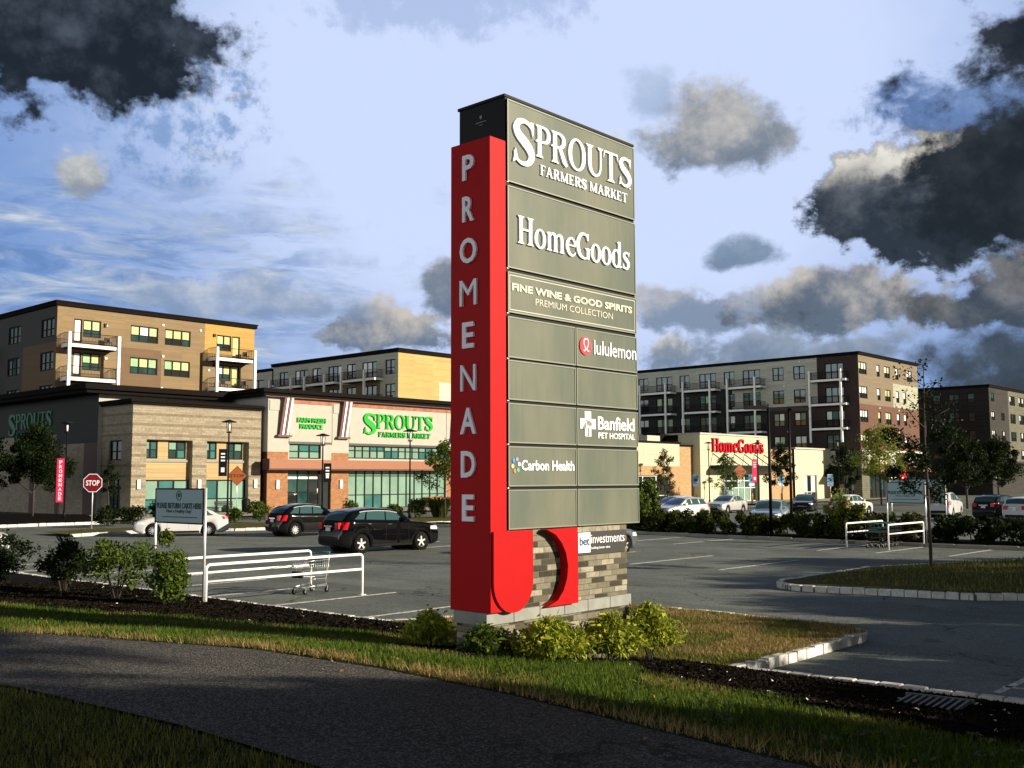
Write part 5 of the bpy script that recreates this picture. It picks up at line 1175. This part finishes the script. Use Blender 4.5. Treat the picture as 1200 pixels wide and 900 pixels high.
make_car('sedan', 'paint_silver', 'silver sedan parked before the furnishing store entrance', (77.6, 46.1, 0), 0.05, 'cars behind the hedge', spokes=8)
make_car('wagon', 'paint_blue', 'blue grey car with its windshield turned to the hedge beneath the tall lamp', (56.4, 30.6, 0), 0.35, 'cars behind the hedge')
make_car('sedan', 'paint_dark', 'dark sedan beside the blue grey car and the right tall lamp', (85.7, 43.1, 0), 0.35, 'cars behind the hedge')
make_car('crossover', 'paint_white', 'white SUV parked alone left of the small cart return sign', (77.5, 35.2, 0), PI-0.05, 'cars behind the hedge')
make_car('van', 'paint_white', 'white van behind the island tree at the small cart return sign', (78.6, 28.5, 0), PI+0.15, 'cars behind the hedge', cat='van')
make_car('suv', 'paint_dark', 'dark SUV at the right edge with its tail towards the hedge', (74.5, 23.4, 0), PI-0.1, 'cars behind the hedge')
make_car('crossover', 'paint_white', 'white car cut off by the right edge of the picture', (72.6, 21.0, 0), PI-0.1, 'cars behind the hedge')

# ------------------------------------------------------------------ street furniture
def u_rail(mb, x0, x1, y, h=0.98, low=0.62, r=0.032, m='white_paint'):
    c = 0.09
    pts = [(x0,y,0),(x0,y,h-c)]+[(x0+c-c*math.cos(a), y, h-c+c*math.sin(a)) for a in (0.5,1.05)]+[(x0+c,y,h),(x1-c,y,h)]+[(x1-c+c*math.sin(a), y, h-c+c*math.cos(a)) for a in (0.5,1.05)]+[(x1,y,h-c),(x1,y,0)]
    mb.tube(pts, r, m, 8); mb.tube([(x0,y,low),(x1,y,low)], r*.9, m, 8); mb.box(x1-.07,y-.07,0.0,x1+.07,y+.07,.012,m)
def corral_sign(parent, x, y0, y1, zb, zt, zg):
    for y in (y0, y1): mb = MB(); mb.tube([(x,y,zg),(x,y,zt+.02)], 0.03, 'galvanised', 8); mb.build('post', parent)
    fr = NEG_X(x-0.035, 0); mb = MB(); a, b = -y1+.035, -y0-.035
    c = .06; mb.prism([(a+c,zb),(b-c,zb),(b,zb+c),(b,zt-c),(b-c,zt),(a+c,zt),(a,zt-c),(a,zb+c)], fr, -.02, 0.0, 'corral_board')
    bd = mb.build('board', parent)
    mb = MB(); mb.tube([fr(a,zb,0), fr(a,zt,0), fr(b,zt,0), fr(b,zb,0), fr(a,zb,0)], .018, 'dark_bronze', 6); mb.build('board_frame', bd)
    w = b-a; h = zt-zb; mb = MB()
    text_geo('PLEASE RETURN CARTS HERE', fr, a+w*.03, zb+h*.42, w*.94, h*.17, 0, .008, mb, 'corral_text', bold=.03)
    text_geo('Have a Healthy Day!', fr, a+w*.24, zb+h*.27, w*.52, h*.13, 0, .008, mb, 'corral_text')
    cx, cz, rr = (a+b)/2, zb+h*.80, h*.15; o = disc(cx, cz, rr, 24); i_ = disc(cx, cz, rr*.82, 24)
    for k in range(24): mb.prism([o[k], o[(k+1)%24], i_[(k+1)%24], i_[k]], fr, 0, .008, 'corral_green')
    for k in range(7):
        q = PI*(.1+.8*k/6); mb.prism([(cx,cz-rr*.4),(cx+rr*.68*math.cos(q)-.01,cz-rr*.2+rr*.75*math.sin(q)),(cx+rr*.68*math.cos(q)+.012,cz-rr*.2+rr*.75*math.sin(q))], fr, 0, .006+.0005*k, 'corral_green')
    mb.prism([(a+w*.15,zb+h*.16),(b-w*.12,zb+h*.16),(b-w*.12,zb+h*.185),(a+w*.15,zb+h*.185)], fr, 0, .006, 'corral_text'); mb.build('lettering', bd)
cr = thing('cart_corral', 'white rail cart return near the shrubs holding a single shopping cart', 'cart return', (0,0,0), 0, 'cart returns')
mb = MB(); u_rail(mb, 12.40, 16.70, 20.1); mb.build('rail', cr); mb = MB(); u_rail(mb, 12.40, 16.70, 22.15); mb.build('rail', cr)
s1 = thing('cart_return_sign', 'large grey PLEASE RETURN CARTS HERE board on two posts among the shrubs', 'sign', (0,0,0), 0, 'cart return signs')
corral_sign(s1, 12.36, 20.12, 22.18, 1.85, 2.60, 0.2)
cr2 = thing('cart_corral', 'white rail cart return by the hedge holding dark carts', 'cart return', (0,0,0), 0, 'cart returns')
mb = MB(); u_rail(mb, 40.4, 44.0, 16.85, r=.035); mb.build('rail', cr2); mb = MB(); u_rail(mb, 40.8, 44.4, 18.75, r=.035); mb.build('rail', cr2)
s2 = thing('cart_return_sign', 'small bright PLEASE RETURN CARTS HERE board above the rails by the hedge', 'sign', (0,0,0), 0, 'cart return signs')
corral_sign(s2, 44.6, 16.95, 18.6, 1.75, 2.62, 0.1)
s3 = thing('cart_return_sign', 'cart return board half hidden behind the island tree', 'sign', (0,0,0), 0, 'cart return signs')
corral_sign(s3, 47.5, 17.15, 19.6, 1.70, 2.75, 0.1)
def cart(loc, rz, label, group=None, dark=False):
    t = thing('shopping_cart', label, 'shopping cart', loc, rz, group); me = 'steel' if not dark else 'dark_bronze'
    mb = MB(); r = .012
    for s in (-1, 1): # front is -x
        mb.tube([(.42,s*.27,.98),(.40,s*.27,.80),(.30,s*.25,.30),(.36,s*.25,.14)], r*1.2, me, 6); mb.tube([(.34,s*.25,.20),(-.42,s*.18,.17)], r*1.6, me, 6); mb.tube([(.32,s*.25,.34),(-.25,s*.2,.36)], r, me, 6)
    mb.tube([(-.42,-.18,.17),(-.42,.18,.17)], r*1.6, me, 6); mb.build('frame', t)
    mb = MB(); w = .006
    def ring_(z, k):
        a = .40-.02*(1-k); b = -.40-.08*k; y1 = .27; y2 = .17+.03*k
        return [(a,-y1,z),(b,-y2,z),(b,y2,z),(a,y1,z)]
    for z, k in ((.42,0),(.52,.3),(.62,.6),(.72,.85),(.80,1)):
        p = ring_(z, k); mb.tube(p+[p[0]], w*(1.5 if z > .79 else 1), me, 5)
    for f in np.linspace(0, 1, 12):
        for s in (-1, 1):
            p, q = ring_(.42,0), ring_(.80,1); i, j = (0,1) if s < 0 else (3,2)
            a = Vector(p[i]).lerp(Vector(p[j]), f); b = Vector(q[i]).lerp(Vector(q[j]), f); mb.tube([a,b], w*.8, me, 4)
    for f in np.linspace(0,1,7):
        p, q = ring_(.42,0), ring_(.80,1); a, b = Vector(p[1]).lerp(Vector(p[2]), f), Vector(q[1]).lerp(Vector(q[2]), f); mb.tube([a,b], w*.8, me, 4)
        c = Vector(p[0]).lerp(Vector(p[3]), f); mb.tube([a,c], w*.8, me, 4)
    mb.build('basket', t)
    mb = MB(); mb.tube([(.43,-.28,.98),(.43,.28,.98)], .026, 'green_plastic', 8); mb.box(.22,-.22,.62,.25,.22,.82,'green_plastic'); mb.build('handle', t)
    mb = MB(); mb.box(-.5,-.16,.40,-.47,.16,.56,'dark_bronze'); mb.build('bumper', t)
    for x, y in ((.36,.24),(.36,-.24),(-.40,.17),(-.40,-.17)):
        mb = MB(); mb.tube([(x,y-.018,.065),(x,y+.018,.065)], .065, 'tyre', 12); mb.tube([(x,y-.02,.065),(x,y+.02,.065)], .03, 'steel', 8); mb.box(x-.015,y-.03,.06,x+.015,y+.03,.16,'steel'); mb.build('caster', t)
    return t
cart((16.15, 21.45, 0), 0.25, 'lone shopping cart with a green handle between the white rails', 'shopping carts')
for k in range(5): cart((41.5+0.42*k, 17.8, 0), PI, 'dark shopping cart nested in the row between the rails by the hedge', 'nested carts by the hedge', True)
# lamps
def street_lamp(loc, h, label, banner=None, rz=0.0, arm=None):
    t = thing('street_lamp', label, 'lamp post', loc, rz, 'lamp posts with lanterns')
    mb = MB(); mb.tube([(0,0,0),(0,0,.5),(0,0,.52),(0,0,h-.85)], [.13,.11,.065,.05], 'black_metal', 10); mb.build('pole', t)
    mb = MB(); z = h-.85
    for a in range(4):
        q = PI/4+a*PI/2; mb.tube([(.13*math.cos(q),.13*math.sin(q),z),(.17*math.cos(q),.17*math.sin(q),z+.62)], .02, 'black_metal', 5)
    mb.cyl((0,0,z-.08), .17, .08, 'black_metal', 12); mb.tube([(0,0,z+.62),(0,0,z+.66),(0,0,z+.80)], [.50,.50,.06], 'black_metal', 16); l = mb.build('lantern', t)
    mb = MB(); mb.cyl((0,0,z+.05), .075, .45, 'lamp_white', 10); mb.build('lamp_glass', l)
    if banner:
        mb = MB(); m, side, z0, z1, txt = banner; fr = frame((0,0,0), u=(math.cos(-.65),math.sin(-.65),0), n=(math.sin(-.65),-math.cos(-.65),0)); a, b = (.08,.62) if side > 0 else (-.62,-.08)
        mb.prism([(a,z0),(b,z0),(b,z1),(a,z1)], fr, -.01, .01, m)
        for z in (z0, z1): mb.tube([fr(0,z,0), fr(b if side > 0 else a,z,0)], .015, 'black_metal', 5)
        if txt:
            for k, ch in enumerate(txt): hh = (z1-z0)*.92/len(txt); text_geo(ch, fr, (a+b)/2-.11, z1-(z1-z0)*.04-hh*(k+.88), .22, hh*.76, .01, .016, mb, 'sign_white', bold=.02)
        else:
            for k in range(3): mb.prism([(a+.14,z1-.35-.22*k),(b-.14,z1-.35-.22*k),(b-.14,z1-.25-.22*k),(a+.14,z1-.25-.22*k)], fr, .01, .016, 'sign_white')
            mb.prism([(a+.16,z0+.25),(b-.16,z0+.25),(b-.16,z0+.55),(a+.16,z0+.55)], fr, .01, .016, 'sign_white')
        mb.build('banner', t)
    return t
street_lamp((38.6,60.2,.14), 6.75, 'black lantern post with a dark banner before the banded stone wing', ('black_metal',-1,3.0,4.75,None))
street_lamp((50.2,55.3,.14), 6.35, 'black lantern post before the tall green grocery letters', None)
street_lamp((46.6,60.6,.14), 6.1, 'black lantern post with a dark banner at the grocery doorway', ('black_metal',1,2.6,3.9,None))
street_lamp((35.3,76.5,.14), 7.2, 'black lantern post with a long red PROMENADE banner at the dark corner', ('banner_red',-1,1.15,4.4,'PROMENADE'))
street_lamp((94.5,52.5,.1), 6.5, 'black lantern post with a red banner before the red store letters', ('banner_red',-1,2.4,4.7,'')) 
street_lamp((112.6,52.4,.1), 7.2, 'black lantern post left of the stone corner of the brick block', None)
street_lamp((97.5,60.0,.1), 6.8, 'black lantern post at the left end of the hung black canopy', None)
def tall_lamp(loc, h, label, heads):
    t = thing('parking_lamp', label, 'lamp post', loc, 0, 'tall parking lot lamps'); mb = MB(); mb.tube([(0,0,0),(0,0,h)], [.085,.065], 'black_metal', 8); mb.build('pole', t)
    mb = MB()
    for (dx, dy) in heads:
        d = Vector((dx,dy,0)).normalized(); s = Vector((-d.y,d.x,0)); a = d*.1; b = d*1.15
        mb.tube([(0,0,h-.05), tuple(a+Vector((0,0,h-.05)))], .04, 'black_metal', 6)
        mb.add([tuple(p+Vector((0,0,z))) for z in (h-.12,h+.05) for p in (a-s*.17,a+s*.17,b+s*.2,b-s*.2)], [(0,1,2,3),(7,6,5,4),(0,4,5,1),(1,5,6,2),(2,6,7,3),(3,7,4,0)], 'black_metal')
    hd = mb.build('lamp_head', t)
    mb = MB(); mb.box(-.04,-.04,h+.05,.04,.04,h+.12,'black_metal'); mb.build('cap', t)
    return t
tall_lamp((45.6,24.7,.1), 6.15, 'tall black parking lamp in the hedge with its head turned left', [(-.75,.66)])
tall_lamp((55.4,28.7,.1), 6.75, 'tall black parking lamp right of the other one with short heads', [(.35,-.3),(-.3,.3)])
# signs
def post_sign(name, label, loc, rz, kind, h, s, m, txt, tm='sign_white', group=None, post='galvanised'):
    t = thing(name, label, 'sign', loc, rz, group); mb = MB(); mb.tube([(0,.03,0),(0,.03,h+s*.7)], .03, post, 6); mb.build('post', t); fr = frame((0,0,0))
    if kind == 'octagon': P = [(s*math.cos(PI/8+k*PI/4)/math.cos(PI/8), h+s*math.sin(PI/8+k*PI/4)/math.cos(PI/8)) for k in range(8)]
    elif kind == 'diamond': P = [(0,h-s),(s,h),(0,h+s),(-s,h)]
    else: P = [(-s*.55,h-s),(s*.55,h-s),(s*.55,h+s),(-s*.55,h+s)]
    mb = MB(); c = (0, h); mb.prism(P, fr, -.004, 0.0, tm if kind == 'octagon' else 'dark_line' if kind == 'diamond' else 'sign_white'); k = .93
    mb.prism([(u*k, h+(v-h)*k) for u, v in P], fr, 0, .004, m)
    if txt: text_geo(txt, fr, -s*.72, h-s*(.30 if kind == 'octagon' else .15), s*1.44, s*(.60 if kind == 'octagon' else .30), .004, .008, mb, tm, bold=.02)
    if kind == 'plate': mb.prism(disc(0,h+s*.1,s*.28,12), fr, .004, .01, 'bet_navy'); mb.prism([(-s*.5,h-s*.95),(s*.5,h-s*.95),(s*.5,h-s*.55),(-s*.5,h-s*.55)], fr, .004, .007, 'sign_white')
    mb.build('sign_face', t)
    return t
post_sign('stop_sign', 'red octagonal STOP sign on a pale post at the left lot entry', (28.5,58.3,.1), -.72, 'octagon', 2.62, .52, 'stop_red', 'STOP', group=None)
post_sign('warning_sign', 'orange diamond STOP sign before the banded stone wing', (43.2,66.2,.14), -.6, 'diamond', 3.05, .72, 'diamond_orange', 'STOP', 'dark_line', 'orange diamond signs')
post_sign('warning_sign', 'orange diamond sign before the furnishing store doors', (101.0,58.3,.14), -.6, 'diamond', 3.5, .85, 'diamond_orange', 'STOP', 'dark_line', 'orange diamond signs')
for x, y, lb in ((106,59.7,'blue parking sign on a yellow post nearest the store doors'),(108.2,57.2,'blue parking sign on a yellow post beside the young tree'),(106.2,50.4,'blue parking sign on a yellow post before the stone corner shop'),(96.6,61.1,'blue parking sign at the left edge of the store front'),(110.0,26.0,'blue parking sign before the far dark apartment block')):
    t = post_sign('parking_sign', lb, (x,y,.14), -.6, 'plate', 2.55, .62, 'sign_blue', None, group='blue parking signs'); mb = MB(); mb.cyl((0,0,0), .11, 1.1, 'bollard_yellow', 10); mb.build('bollard', t)
# pavement things before the grocery
t = thing('bike_rack', 'black looped bike rack before the stone wing', 'bike rack', (43.4,77.6,.14)); mb = MB()
for k in range(3): x = k*.75; mb.tube([(x,0,0),(x,0,.75)]+[(x+.2-.2*math.cos(a),0,.75+.2*math.sin(a)) for a in (.6,1.2,1.57,2.0,2.6)]+[(x+.4,0,.75),(x+.4,0,0)], .035, 'black_metal', 6)
mb.build('rack', t)
t = thing('bench', 'black slatted bench under the right shop window of the stone wing', 'bench', (49.4,78.6,.14)); mb = MB()
for z, y in ((.45,0),(.45,.14),(.45,.28)): mb.box(0,y,z,1.8,y+.11,z+.04,'black_metal')
mb.build('seat', t); mb = MB(); [mb.box(0,.42+.03*k,.60+.13*k,1.8,.45+.03*k,.70+.13*k,'black_metal') for k in range(3)]; mb.build('backrest', t)
for x in (.1,1.65): mb = MB(); mb.box(x,.02,0,x+.06,.08,.45,'black_metal'); mb.box(x,.40,0,x+.06,.46,.9,'black_metal'); mb.build('leg', t)
t = thing('litter_bin', 'black litter bin at the right corner of the stone wing', 'litter bin', (52.3,78.7,.14)); mb = MB(); mb.tube([(0,0,0),(0,0,.05),(0,0,.95),(0,0,1.05)], [.30,.34,.38,.36], 'black_metal', 14); mb.build('body', t); mb = MB(); mb.tube([(0,0,1.05),(0,0,1.22)], [.36,.14], 'black_metal', 14); mb.build('lid', t)
t = thing('produce_crate', 'orange wooden crate of pumpkins beside the grocery window', 'crate', (73.0,77.4,.14)); mb = MB()
for k in range(3): z = .05+.32*k; mb.box(0,0,z,2.2,.06,z+.26,'crate_wood'); mb.box(0,1.2,z,2.2,1.26,z+.26,'crate_wood'); mb.box(0,.06,z,.06,1.2,z+.26,'crate_wood'); mb.box(2.14,.06,z,2.2,1.2,z+.26,'crate_wood')
mb.box(.07,.07,.7,2.13,1.19,.78,'crate_wood'); mb.build('crate', t)
for k in range(7):
    t = thing('pumpkin', 'pumpkin lying on top of the orange crate', 'pumpkin', (73.35+.27*k,77.75+.25*(k % 3),.92), k, 'pumpkins on the crate'); mb = MB(); mb.tube([(0,0,0),(0,0,.06),(0,0,.16),(0,0,.26),(0,0,.30)], [.10,.18,.21,.16,.05], 'pumpkin', 10); mb.tube([(0,0,.29),(.02,0,.38)], .025, 'bark', 5); mb.build('fruit', t)
mat('grate_iron', (0.11, 0.11, 0.105), 0.7, var=0.4, vscale=10)
t = thing('drain_grate', 'grey slotted drain grate in the dark planting bed', 'drain', (11.25,4.35,float(zv(11.25,4.35))), .1); mb = MB()
for k in range(9): mb.box(-.5,-.32+.075*k,.0,.5,-.29+.075*k,.035,'grate_iron')
mb.box(-.54,-.36,.0,-.5,.36,.04,'grate_iron'); mb.box(.5,-.36,.0,.54,.36,.04,'grate_iron'); mb.build('grate', t)
# ------------------------------------------------------------------ shrubs and trees
def shrub(name, label, loc, r, h, n, m, size, group=None, cat='shrub', k=22, stems=5):
    t = thing(name, label, cat, loc, 0, group)
    P = clump_points(n, (0,0,h*.55), (r, r, h*.52), k); P = P[P[:,2] > 0.02]
    leaf_mesh('foliage', P, size, m, t); mb = MB()
    for q in range(stems):
        a = q*2.4; mb.tube([(.05*math.cos(a),.05*math.sin(a),-.05),(r*.3*math.cos(a),r*.3*math.sin(a),h*.45),(r*.5*math.cos(a),r*.5*math.sin(a),h*.85)], [.022,.014,.006], 'bark', 5)
    mb.build('stem', t); return t
FS = 'leafy shrubs along the lot kerb'
shrub('leafy_shrub', 'brightest leafy shrub beneath the large cart return board', (11.25,19.7,.30), .62, 1.32, 3400, 'leaf_shrub', .055, FS)
shrub('leafy_shrub', 'open leafy shrub left of the cart return board posts', (11.3,21.85,.30), .78, 1.15, 2600, 'leaf_shrub', .055, FS, k=18)
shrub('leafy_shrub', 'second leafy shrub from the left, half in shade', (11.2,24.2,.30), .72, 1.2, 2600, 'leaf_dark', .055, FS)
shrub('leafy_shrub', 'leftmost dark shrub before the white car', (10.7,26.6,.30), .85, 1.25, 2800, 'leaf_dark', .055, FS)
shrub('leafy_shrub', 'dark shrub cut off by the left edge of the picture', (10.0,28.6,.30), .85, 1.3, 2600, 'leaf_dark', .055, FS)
RS = 'clipped round shrubs before the grocery'
for x, y, r, h, lb in ((41.3,60.5,.95,1.25,'round clipped shrub behind the rear of the white sedan'),(39.7,61.0,.6,.95,'small round shrub at the trunk of the white sedan'),(33.2,62.5,1.0,1.15,'round shrub in front of the nose of the white sedan'),(35.6,63.5,.7,1.3,'dark round shrub just left of the large cart return board'),(51.9,56.5,.8,1.45,'round shrub at the foot of the lantern post below the green letters'),(49.6,56.5,.75,1.0,'low shrub left of the lantern post below the green letters'),(46.5,57.3,.65,1.3,'small shrub just above the roof of the large black SUV')):
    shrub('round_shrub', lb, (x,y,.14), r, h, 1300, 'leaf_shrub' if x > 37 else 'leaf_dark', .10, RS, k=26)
t = thing('ornamental_grass', 'tall tuft of ornamental grass left of the red sign column', 'shrub', (53.0,55.2,.14)); V = []
for k in range(900):
    a = rng.random()*2*PI; l = .25+1.1*rng.random()**.6; top = 1.0+.7*rng.random(); b = np.array([.5*math.cos(a)*rng.random(), .5*math.sin(a)*rng.random(), 0]); d = np.array([math.cos(a), math.sin(a), 0]); s = np.array([-d[1], d[0], 0])*.03
    p1 = b+d*l*.4+np.array([0,0,top*.75]); p2 = b+d*l+np.array([0,0,top*.9]); V += [b-s,b+s,p1+s*.8,p1-s*.8, p1-s*.8,p1+s*.8,p2+s*.2,p2-s*.2]
np_mesh('foliage', np.array(V), 4, 'leaf_hedge', t); mb = MB(); mb.cyl((0,0,-.02), .35, .1, 'soil', 10); mb.build('crown_base', t)
# hedge
def hedge(label, x0, x1, y0, y1, h, n, m='leaf_hedge'):
    t = thing('hedge', label, 'hedge', ((x0+x1)/2,(y0+y1)/2,.12), 0, 'hedge along the far kerb'); L = y1-y0; k = int(L*9)
    c = np.column_stack([rng.random(k)*(x1-x0)-(x1-x0)/2, rng.random(k)*L-L/2, h*(.10+.68*rng.random(k))]); i = rng.integers(0, k, n); e = rng.normal(size=(n,3)); e /= np.linalg.norm(e, axis=1)[:,None]
    P = c[i]+e*(.22+.22*rng.random(k))[i][:,None]*(rng.random(n)**.45)[:,None]; P = P[P[:,2] > .03]; leaf_mesh('foliage', P, .105, m, t)
    mb = MB()
    for y in np.arange(-L/2+.3, L/2, .6): mb.tube([(0,y,-.05),(.1,y+.1,h*.6)], [.03,.01], 'bark', 5)
    tag(mb.build('stem', t), kind='stuff'); return t
hedge('low shaggy hedge left part beneath the silver cars', 45.2, 47.3, 24.9, 40.5, 1.1, 26000)
hedge('low shaggy hedge between the tall lamp and the cart rails', 45.2, 47.3, 17.9, 24.3, 1.1, 12000)
hedge('dark low hedge behind the island tree at the right', 45.2, 47.3, 4.0, 17.3, 1.1, 20000, 'leaf_dark')
shrub('leafy_shrub', 'tall leafy shrub standing above the hedge beside the pylon sign', (46.4,32.6,.12), .95, 2.5, 2200, 'leaf_shrub', .12, 'shrubs above the hedge')
shrub('leafy_shrub', 'bright shrub sprouting above the hedge below a blue parking sign', (46.6,21.3,.12), .95, 1.9, 2000, 'leaf_bright', .11, 'shrubs above the hedge')
def tree(label, loc, h, crown_r, crown_z, n, m, size, group='young trees of the shopping centre', trunk=.06, k=30, limbs=11, sparse_top=0, name='young_tree', seed=1):
    t = thing(name, label, 'tree', loc, 0, group); rnd = random.Random(seed); mb = MB()
    mb.tube([(0,0,-.05),(.02,.01,h*.3),(-.03,.03,h*.6),(.02,0,h*.96)], [trunk,trunk*.8,trunk*.5,.012], 'bark', 8); ends = []
    for q in range(limbs):
        a = q*2.39996; f = q/max(1,limbs-1); z0 = crown_z*.9+(h-crown_z)*f*.85; L = crown_r*(1-.62*f)*rnd.uniform(.75,1.15); e = (L*math.cos(a), L*math.sin(a), min(h*1.02, z0+L*rnd.uniform(.45,.9)))
        mb.tube([(0,0,z0),(e[0]*.5,e[1]*.5,z0+(e[2]-z0)*.4),e], [trunk*.4*(1-.5*f),trunk*.22,.008], 'bark', 5); ends.append(e); ends.append((e[0]*.55,e[1]*.55,z0+(e[2]-z0)*.5))
    mb.build('trunk', t); ends.append((0,0,h*.97)); C = np.array(ends)
    wts = np.ones(len(C)); 
    if sparse_top: wts[C[:,2] > h*sparse_top] = .12
    i = rng.choice(len(C), n, p=wts/wts.sum()); e = rng.normal(size=(n,3)); e /= np.linalg.norm(e, axis=1)[:,None]; n = int(n*2.4); size = size*.62; i = rng.choice(len(C), n, p=wts/wts.sum()); e = rng.normal(size=(n,3)); e /= np.linalg.norm(e, axis=1)[:,None]; rad = crown_r*(.16+.26*rng.random(len(C)))
    P = C[i]+e*rad[i][:,None]*(rng.random(n)**.5)[:,None]*np.array([1,1,.85]); leaf_mesh('crown', P, size, m, t); return t
tree('slender tree growing from the grass island at the right', (31.3,11.8,.25), 6.1, 1.2, 1.9, 1700, 'leaf_dark', .10, limbs=15, sparse_top=.66, trunk=.055, seed=3)
tree('dark bushy tree before the unlit green letters at the left edge', (35.8,83.0,.15), 6.6, 2.6, 1.6, 6500, 'leaf_dark', .19, trunk=.09, limbs=16, seed=5)
tree('dark bushy tree at the very left edge of the picture', (33.0,87.0,.15), 6.6, 2.6, 1.6, 4500, 'leaf_dark', .19, trunk=.09, limbs=16, seed=6)
tree('thin dark tree in the planter beside the STOP sign', (31.5,62.3,.14), 3.9, .75, 1.9, 700, 'leaf_dark', .12, limbs=9, seed=8)
shrub('round_shrub', 'dark clipped shrub below the thin tree by the STOP sign', (31.2,61.9,.14), .85, 1.15, 1300, 'leaf_dark', .10, RS, k=26)
tree('brownish young tree before the cream wall left of the furnishing store', (74.5,50.2,.1), 5.2, 1.15, 1.5, 900, 'leaf_brown', .16, limbs=13, seed=9)
tree('sparse young tree before the left door of the furnishing store', (88.5,52.6,.1), 5.2, 1.5, 1.5, 800, 'leaf_tree', .17, limbs=12, seed=11)
tree('upright young tree before the tan brick bay of the furnishing store', (100.0,52.8,.1), 6.3, 1.7, 1.8, 1900, 'leaf_dark', .19, limbs=13, seed=12)
tree('sunlit yellow green tree before the stone corner shop', (110,46.5,.1), 8.2, 2.9, 2.2, 3000, 'leaf_bright', .22, limbs=16, trunk=.09, seed=13)
tree('dark small tree before the awning left of the stone corner', (116.8,53.7,.1), 6.5, 2.1, 1.4, 2000, 'leaf_dark', .22, limbs=13, seed=14)
tree('leafy tree between the grocery front and the red sign column', (51.9,53.5,.14), 5.4, 1.7, 2.0, 1800, 'leaf_shrub', .17, limbs=13, seed=15)
for i, (x, y, h, r) in enumerate(((99.5,34.0,6.2,2.3),(116,36.4,6.8,2.5))):
    tree(('dense dark tree behind the hedge right of the bright tree','dark tree before the far dark apartment block')[i], (x,y,.1), h, r, 1.7, 3200, 'leaf_dark', .24, 'dark trees at the right', trunk=.12, limbs=18, seed=20+i)
# unseen trees added behind and beside the camera to shade the lower corners
for i, (x, y, h, r, cz) in enumerate(((10.0,-9.8,10.4,2.9,4.2),(7.4,-10.2,10.4,2.4,4.6),(12.8,-9.9,11.6,2.4,8.2),(12.3,-9.4,6.3,2.0,1.8),(15.4,-9.6,4.6,1.9,1.4),(18.2,-9.4,4.7,2.1,1.2),(6.2,-9.0,10.6,2.7,5.2),(2.0,-8.0,9.5,2.8,3.6),(19.8,-5.0,3.1,2.1,1.0),(24.0,-4.6,3.5,2.6,1.1),(29.0,-4.5,4.2,2.9,1.2),(35,-4.8,5.6,3.3,1.6),(43,-5.5,6.8,3.5,2.0))):
    tree('unseen tree added to shade the foreground', (x,y,.4), h, r, cz, 6500, 'leaf_tree', .26, 'unseen trees added for shade', trunk=.16, limbs=20, name='added_shade_tree', seed=40+i)

# far wood beyond the buildings
k = 420; a_ = np.linspace(R(2), R(86), k); dist = 330+90*rng.random(k); C = np.column_stack([dist*np.cos(a_), dist*np.sin(a_), 3+7*rng.random(k)])
i = rng.integers(0, k, 24000); e = rng.normal(size=(24000,3)); e /= np.linalg.norm(e, axis=1)[:,None]
P = C[i]+e*(3.5+3.5*rng.random(k))[i][:,None]*(rng.random(24000)**.4)[:,None]; P = P[P[:,2] > 0]
tag(leaf_mesh('far_wood', P, 1.3, 'leaf_dark'), kind='stuff')
